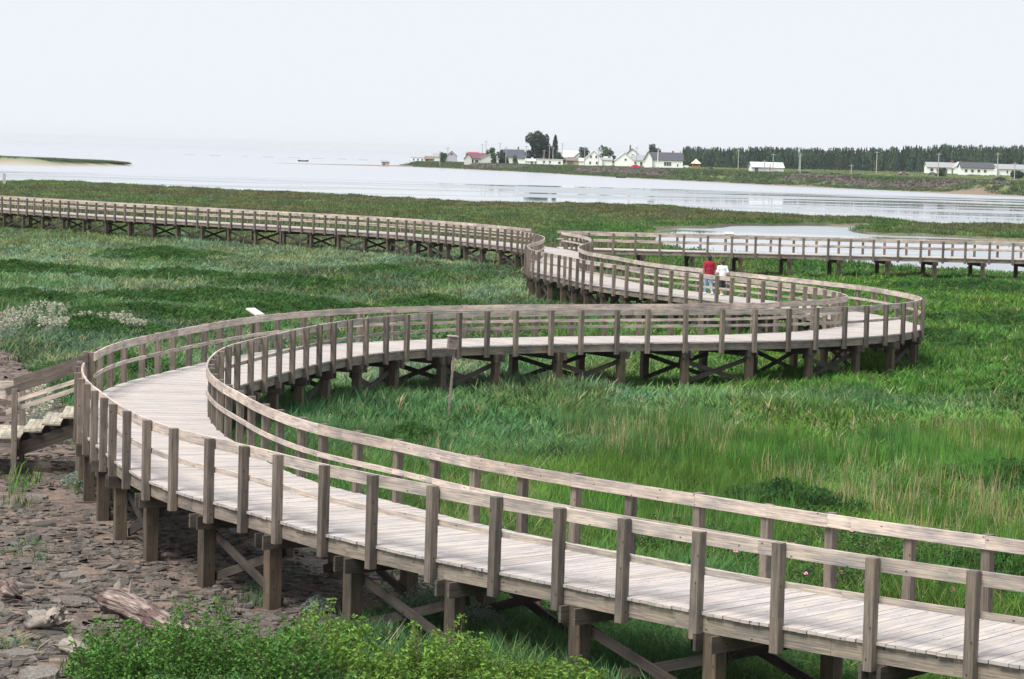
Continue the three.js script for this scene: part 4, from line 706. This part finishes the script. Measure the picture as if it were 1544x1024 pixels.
house('barn', 'white barn with a grey roof and dark door standing alone in the meadow', 88.3, 918, { w: 11.2, d: 7, h: 1.9 + 0.5, rh: 1.7, roof: roofs.light, turn: 0.1, doors: [[-4.2, 1.2, 1.9]] });
house('house', 'white bungalow with a hipped grey roof and dark porch left of the long house', 164, 1005, { w: 11, d: 8, h: 2.9, rh: 1.8, roof: roofs.grey, windows: row(2, -3.8, -1.4, 1.9, 1.1, 1), doors: [[1.4, 1.6, 2], [4.6, 1.4, 2]], wings: [[7.4, 1.5, 6, 8, 2.9, 2.2, 'z', wallW, roofs.light]], chimney: [4.6, 1] });
house('house', 'long low white house with a dark roof and four windows', 169.6, 958, { w: 12, d: 7, h: 3.0, rh: 1.9, roof: roofs.dark, windows: row(4, -4.2, 2.8, 1.9, 0.9, 0.9) });
house('house', 'white house with a grey roof and bargeboard gable right of the long low house', 184.6, 976, { w: 11.6, d: 7, h: 2.8, rh: 1.7, roof: roofs.grey, windows: [[-0.6, 1.8, 0.5, 1.1], [2.8, 1.8, 0.5, 1.1]], doors: [[-4.6, 1, 1.8]], wings: [[-5.6, 1.2, 2.6, 6, 2.7, 1.5, 'z', wallW, roofs.light]] });
house('house', 'small white cottage peeping out between the tallest tree and the bungalow', 22.5, 1330, { w: 6, d: 6, h: 3.4, rh: 2.2, roof: roofs.light, windows: [[0, 2, 0.9, 1.1]] });
house('house', 'white cottage half hidden behind the left wing of the tall gabled house', 31.2, 1312, { w: 6, d: 7, h: 3.6, rh: 2.6, ridge: 'z', roof: roofs.grey, windows: [[0.6, 2.2, 0.9, 1.1]] });
house('shed', 'white garden shed between the mansard house and the long low building', 6.4, 1228, { w: 4.6, d: 4, h: 2.2, rh: 1.0, roof: roofs.light, doors: [[0.6, 1, 1.7]] });
house('shed', 'little pink walled shed left of the steep white barn', 45.2, 1292, { w: 3.6, d: 4, h: 3.4, rh: 1.2, wall: plain(0.6, 0.35, 0.35), roof: roofs.light });
house('house', 'pale house with a low grey roof behind the small brown shed', -39.5, 1345, { w: 8, d: 6, h: 2.8, rh: 1.6, wall: wallG, roof: roofs.grey });
{ // gazebo
  const x = 80.8, f = 1170, g = thing('gazebo', 'small open wooden gazebo with a pale pyramid roof by the forest edge', 'gazebo', [x, f, shoreY(x, f)]);
  for (const [a, b] of [[-1.5, -1.5], [1.5, -1.5], [-1.5, 1.5], [1.5, 1.5]]) part('post', boxAt(a, 1.1, b, 0.3, 2.2, 0.3), orangeW, g);
  part('railing', mergeGeometries([boxAt(0, 0.6, 1.5, 2.9, 1.0, 0.12), boxAt(0, 0.6, -1.5, 2.9, 1.0, 0.12)]), orangeW, g);
  const r = new THREE.ConeGeometry(3.1, 2.1, 4); r.rotateY(Math.PI / 4); r.translate(0, 3.25, 0); part('roof', r, plain(0.8, 0.68, 0.45), g);
}
function car(label, x, f, L, col, turn, y = shoreY(x, f)) {
  const g = thing('parked_car', label, 'car', [x, f, y], turn), s = new THREE.Shape([[-0.5, 0.09], [0.5, 0.09], [0.5, 0.17], [0.3, 0.2], [0.17, 0.33], [-0.22, 0.33], [-0.34, 0.21], [-0.5, 0.19]].map(([a, b]) => new THREE.Vector2(a * L, b * L)));
  const e = new THREE.ExtrudeGeometry(s, { depth: 1.6, bevelEnabled: true, bevelSize: 0.06, bevelThickness: 0.06, bevelSegments: 1 }); e.translate(0, 0, -0.8); part('body', e, plain(...col, 0.3), g);
  part('side_window', hexa([[-0.3, 0.205], [0.25, 0.205], [0.155, 0.315], [-0.2, 0.315]].flatMap(() => []).concat([[-0.29, 0.21, 0.82], [0.24, 0.21, 0.82], [0.24, 0.21, -0.82], [-0.29, 0.21, -0.82], [-0.2, 0.31, 0.87], [0.15, 0.31, 0.87], [0.15, 0.31, -0.87], [-0.2, 0.31, -0.87]].map(([a, b, c]) => new THREE.Vector3(a * L, b * L, c * 1.005)))), glassM, g);
  for (const a of [-0.31, 0.31]) for (const b of [-0.8, 0.8]) { const w = new THREE.CylinderGeometry(0.33, 0.33, 0.2, 14); w.rotateX(Math.PI / 2); const o = part('wheel', w, plain(0.02, 0.02, 0.02), g); o.position.set(a * L, 0.33, b); }
}
car('bright red car parked on the bank beside the white barn', 47.6, 1040, 4.8, [0.62, 0.02, 0.05], 0.1);
car('brown car parked on the lawn left of the hipped roof bungalow', 134.2, 900, 3.9, [0.2, 0.14, 0.13], 0.2);
car('grey car parked in front of the bungalow porch', 152, 948, 2.9, [0.18, 0.18, 0.22], 0.1);
car('dark blue car parked below the long low house', 151.3, 815, 3.2, [0.03, 0.035, 0.05], 0.1);
car('white van parked at the end of the big white hall', 77.6, 1185, 3.6, [0.75, 0.75, 0.75], 0);
const poleM = plain(0.4, 0.38, 0.36), poleRed = plain(0.3, 0.08, 0.07);
function pole(x, f, h, label, m = poleM, arm = true) {
  const g = thing('utility_pole', label, 'pole', [x, f, shoreY(x, f) - 0.2], 0.2, 'utility poles along the far shore'); const c = new THREE.CylinderGeometry(0.13, 0.2, h, 8); c.translate(0, h / 2, 0); part('pole', c, m, g);
  if (arm) part('crossarm', boxAt(0, h - 0.5, 0, 1.8, 0.16, 0.16), m, g);
}
const inMeadow = 'slim utility pole standing in the meadow of the far shore';
for (const [x, f, h, m] of [[86.4, 905, 5, 0], [89.5, 906, 7.4, 0], [93.6, 856, 7.6, 0], [111, 860, 4.2, 0], [129, 930, 8.6, 0], [139.5, 858, 8.4, 0], [166.8, 900, 8.8, 0], [149.4, 778, 6.2, 0], [157, 800, 7, 0]]) pole(x, f, h, inMeadow);
pole(87.9, 900, 3.6, 'short dark red pole in front of the lone white barn', poleRed, false);
for (const [x, f, h] of [[-37.5, 1260, 7.8], [-34.8, 1300, 8], [-17.4, 1290, 10], [-15.6, 1290, 11.5], [-8.6, 1290, 10.6], [-5.2, 1210, 8.6], [4.2, 1215, 9.4], [12.6, 1215, 7.6], [14.9, 1200, 10], [17.1, 1240, 9], [22.4, 1290, 11], [31.8, 1220, 9.4], [38.7, 1232, 8.2], [56, 1215, 9.6], [66, 1300, 8], [99, 1160, 9], [98, 900, 7]]) pole(x, f, h, 'slim utility pole standing among the village houses', poleM, true);
pole(61.9, 1140, 8.6, 'thin white flagpole at the gable of the big white hall', plain(0.8, 0.8, 0.8), false);

// trees of the far shore
function crownGeo(n, R, H, leaf, kind) { // leaf clumps: kind 0 broad, 1 column, 2 spruce
  const pos = [], idx = [], u = new THREE.Vector3(), v = new THREE.Vector3(), lob = Array.from({ length: 20 }, () => { const a = rr(0, 6.28), q = Math.sqrt(rnd()), y = rr(0.1, 0.9); return [Math.cos(a) * q * 0.78 * (1.1 - 0.4 * y), y, Math.sin(a) * q * 0.78 * (1.1 - 0.4 * y), rr(0.26, 0.42)]; });
  for (let i = 0; i < n; i++) {
    let x, y, z;
    if (kind === 2) { const t = Math.pow(rnd(), 1.4), layer = Math.floor(t * 11) / 11, r = (1 - layer) * (0.35 + 0.65 * Math.sqrt(rnd())) * (0.75 + 0.5 * hash(Math.floor(t * 11), n, 3)), a = rr(0, 6.28); x = Math.cos(a) * r; z = Math.sin(a) * r; y = 0.06 + 0.94 * (layer + (1 - r) * 0.05) + rr(0, 0.03); }
    else if (kind === 1) { y = rr(0.08, 1); const r = Math.pow(Math.sin(Math.PI * Math.min(1, y * 0.96 + 0.04)), 0.6) * Math.sqrt(rnd()), a = rr(0, 6.28); x = Math.cos(a) * r; z = Math.sin(a) * r; }
    else { const l = lob[Math.floor(rnd() * lob.length)], a = rr(0, 6.28), b = rr(-1, 1), q = l[3] * Math.cbrt(rr(0.3, 1)), c = Math.sqrt(1 - b * b); x = l[0] + Math.cos(a) * c * q; y = Math.max(0.05, l[1] + b * q * 0.5); z = l[2] + Math.sin(a) * c * q; }
    const s = leaf * rr(0.6, 1.3), k = pos.length / 3; u.set(rr(-1, 1), kind === 2 ? rr(-0.6, 0.1) : rr(-0.7, 0.7), rr(-1, 1)).normalize(); v.set(rr(-1, 1), rr(-1, 1), rr(-1, 1)).cross(u).normalize();
    for (const [e, g] of [[-1, 0], [0, -0.6], [1, 0], [0, 0.6]]) pos.push(x * R + (u.x * e + v.x * g) * s, y * H + (u.y * e + v.y * g) * s, z * R + (u.z * e + v.z * g) * s);
    idx.push(k, k + 1, k + 2, k, k + 2, k + 3);
  }
  return geoOf(pos, idx);
}
const barkM = plain(0.09, 0.075, 0.06);
function trunkGeo(h, r, limbs) { const gs = []; const c = new THREE.CylinderGeometry(r * 0.35, r, h, 8); c.translate(0, h / 2, 0); gs.push(c.toNonIndexed()); for (let i = 0; i < limbs; i++) { const l = new THREE.CylinderGeometry(r * 0.12, r * 0.35, h * 0.45, 5); l.translate(0, h * 0.22, 0); l.rotateZ(rr(0.5, 1)); l.rotateY(rr(0, 6.28)); l.translate(0, h * rr(0.35, 0.7), 0); gs.push(l.toNonIndexed()); } return mergeGeometries(gs); }
function tree(name, label, x, f, h, R, kind, col, group, n = 900, leaf = 0.42, y = shoreY(x, f)) {
  const g = thing(name, label, 'tree', [x, f, y - 0.2], rr(0, 6), group); part('trunk', trunkGeo(h * (kind === 0 ? 0.7 : 0.9), h * 0.025 + 0.08, kind === 0 ? 5 : 0), barkM, g); part('crown', crownGeo(n, R, h, leaf, kind), leafMat(...col, 0.15), g); return g;
}
const dg = [0.05, 0.085, 0.065], mg = [0.085, 0.14, 0.065], sg = [0.055, 0.09, 0.07];
tree('broad_tree', 'tallest broad dark tree of the village beside the poplar', 10.2, 1290, 15.6, 6.6, 0, dg, undefined, 5200, 0.62);
tree('broad_tree', 'second dark crown merging with the tallest village tree', 14.4, 1296, 14.2, 4.4, 0, dg, undefined, 3600, 0.55);
tree('poplar_tree', 'narrow upright poplar beside the tallest village tree', 18.9, 1296, 15, 1.5, 1, [0.045, 0.07, 0.04], undefined, 1500, 0.4);
tree('broad_tree', 'round low tree at the foot of the poplar', 20.8, 1280, 6.6, 3.2, 0, dg, undefined, 1400, 0.45);
tree('broad_tree', 'dark tree standing in front of the grey gambrel house', -36.2, 1275, 5.6, 2.2, 0, mg, undefined, 1200, 0.36);
tree('broad_tree', 'leafy tree in front of the cream gable of the maroon roofed house', -10.8, 1200, 5.6, 1.9, 0, mg, undefined, 1200, 0.34);
tree('broad_tree', 'wide green tree rising behind the maroon roofed house', -13.6, 1300, 8.4, 3.2, 0, mg, undefined, 1400, 0.45);
tree('broad_tree', 'dark tree between the maroon roofed and the mansard house', -7.6, 1240, 7.2, 2.6, 0, dg, undefined, 1600, 0.4);
tree('broad_tree', 'small dark purple leaved tree left of the mansard house', -4.8, 1225, 3.8, 1.2, 0, [0.04, 0.03, 0.05], undefined, 600, 0.3);
tree('broad_tree', 'small green tree against the wall of the mansard house', -0.8, 1230, 4.6, 1.3, 0, mg, undefined, 600, 0.3);
tree('broad_tree', 'dark tree behind the left roof of the tall gabled house', 33.4, 1300, 8.8, 3.2, 0, dg, undefined, 1400, 0.45);
tree('broad_tree', 'tree behind the flat extension of the tall gabled house', 43.6, 1300, 9.4, 3.6, 0, mg, undefined, 1600, 0.45);
tree('broad_tree', 'dark tree filling the gap between gabled house and barn', 47.2, 1310, 8.2, 3.2, 0, dg, undefined, 1400, 0.45);
tree('broad_tree', 'dark shrub tree standing beside the left wall of the barn', 45.4, 1262, 4.6, 1.5, 0, dg, undefined, 800, 0.35);
tree('broad_tree', 'large round tree rising behind the gable of the big white hall', 66.8, 1260, 10.6, 3.6, 0, dg, undefined, 1800, 0.5);
tree('broad_tree', 'bushy green tree in front of the bungalow gable', 144.2, 880, 3.2, 1.9, 0, mg, undefined, 1400, 0.3);
tree('broad_tree', 'dark bushy tree beside the pole right of the grey roofed house', 166, 860, 3.2, 2.6, 0, dg, undefined, 1400, 0.3);
for (const [x, f, w] of [[95.4, 872, 1.9], [97.2, 872, 1.8], [103.6, 850, 1.6], [106, 852, 1.4], [112, 848, 1.3], [90.6, 905, 1.4], [92.3, 905, 1.2], [82.3, 1100, 1.2], [149.6, 800, 1.6]]) { const b = thing('meadow_shrub', 'dark rounded shrub in the meadow of the far shore', 'shrub', [x, f, shoreY(x, f) - 0.1], rr(0, 6), 'shrubs in the far meadow'); part('foliage', leafCloud(500, w, w * 0.75, 0.22), leafMat(...dg, 0.15), b); }

// the forest: one mass of trees, with the spruces that stand out of it as things
const forestTop = x => interp(x, [60, 100, 150, 185, 205, 240, 300, 400], [8, 9, 9.4, 10.8, 12, 12.4, 11.6, 11.5]);
for (let v = 0; v < 3; v++) scatter(numbered('forest'), crownGeo(420, 1, 1, 0.1, v === 2 ? 0 : 2), leafMat(1, 1, 1, 0.1), 900, () => {
  const f = rr(1215, 1420), x = f * rr(0.064, 0.235); if (shoreY(x, f) < 1) return;
  const edge = 1215 + 90 * fbm(x * 0.04, 4, 181); if (f < edge) return;
  const h = forestTop(x * 1250 / f) * rr(0.55, 1.06) * (f > 1330 ? 1.1 : 1), R = v === 2 ? rr(2.4, 3.6) : rr(1.6, 2.5); return [x, f, shoreY(x, f) - 0.2, R, h, rr(0, 6), jit(v === 2 ? [0.08, 0.125, 0.08] : sg, 0.3)];
});
const spruceGeo = Array.from({ length: 3 }, () => crownGeo(620, 1, 1, 0.085, 2)), spruceTrunk = trunkGeo(1, 0.03, 0), spruceM = leafMat(...sg, 0.1);
[[200, 1300, 13.2], [203, 1310, 12.8], [218, 1300, 11.9], [221, 1310, 12.2], [228, 1290, 12.6], [236, 1300, 11.6], [245, 1300, 12.4], [250, 1280, 12.9], [257, 1300, 11.6], [264, 1290, 12.2], [271, 1300, 11.8], [238, 1240, 12.4], [224, 1230, 12.6], [212, 1240, 11.9], [252, 1250, 11.4], [190, 1300, 11.5], [176, 1290, 10.6], [166, 1300, 10.2], [152, 1290, 9.9], [141, 1280, 9.6], [127, 1290, 9.6], [112, 1300, 9.2], [280, 1300, 11.6]].forEach(([x, f, h], i) => {
  const g = thing('spruce_tree', 'dark spruce with its pointed top rising above the forest line', 'tree', [x, f, shoreY(x, f) - 0.2], i, 'spruces rising above the forest'); const R = h * (i % 3 ? 0.15 : 0.2);
  const t = part('trunk', spruceTrunk, barkM, g); t.scale.set(h * 0.6, h * 0.95, h * 0.6); const c = part('crown', spruceGeo[i % 3], spruceM, g); c.scale.set(R, h, R);
});

// boats and stakes on the water
function boat(label, x, f, L, turn, col) {
  const g = thing('rowing_boat', label, 'boat', [x, f, WATER - 0.1], turn), pos = [], idx = [], n = 10;
  for (let i = 0; i <= n; i++) { const t = i / n * 2 - 1, w = 0.2 * L * Math.sqrt(1 - Math.pow(Math.max(0, t), 2.2)) * (t < 0 ? 1 - 0.2 * t * t : 1), sh = 0.13 * L + 0.05 * L * t * t; for (const [s, y] of [[-1, sh], [-0.7, 0], [0.7, 0], [1, sh], [0.82, sh], [0.5, 0.04 * L], [-0.5, 0.04 * L], [-0.82, sh]]) pos.push(t * L / 2 * (y > 0.1 ? 1 : 0.9), y, s * w); }
  for (let i = 0; i < n; i++) for (let j = 0; j < 8; j++) { const a = i * 8 + j, b = i * 8 + (j + 1) % 8; idx.push(a, b, b + 8, a, b + 8, a + 8); }
  part('hull', geoOf(pos, idx), plain(...col), g); for (const t of [-0.2, 0.15]) part('thwart', boxAt(t * L, 0.1 * L, 0, 0.2, 0.04, 0.3 * L), plain(0.25, 0.2, 0.15), g);
}
boat('dark flat boat lying out on the open bay', -122, 1480, 6, 0.1, [0.06, 0.055, 0.05]);
boat('small dark rowing boat moored off the sea wall rocks', 39, 968, 4, 0.2, [0.05, 0.045, 0.04]);
for (let i = 0; i < 11; i++) { const x = -245 + i * 18.5 + rr(-3, 3), f = 1950 + rr(-30, 30) - i * 6, g = thing('fishing_weir', 'low line of dark weir stakes far out on the bay', 'weir', [x, f, WATER], 0.1, 'weir stakes on the bay'), k = 2 + Math.floor(rr(2, 7)); for (let q = 0; q < k; q++) part('stake', boxAt(q * 1.3, 0.2, 0, 0.16, 0.6 + 0.4 * hash(q, i), 0.16), barkM, g); part('line', boxAt((k - 1) * 0.65, 0.1, 0, (k - 1) * 1.3, 0.1, 0.1), plain(0.3, 0.28, 0.27), g); }
{ const g = thing('fishing_hut', 'small brown hut on the sand bar beyond the village tip', 'hut', [-64, 1262, 0.1]); part('wall', boxAt(0, 0.8, 0, 3.6, 1.7, 3), wallB, g); part('roof', boxAt(0, 1.75, 0, 4.2, 0.25, 3.6), roofs.brown, g); part('door', boxAt(-0.6, 0.7, 1.54, 0.9, 1.4, 0.08), doorM, g); }
renderer.render(scene, camera);
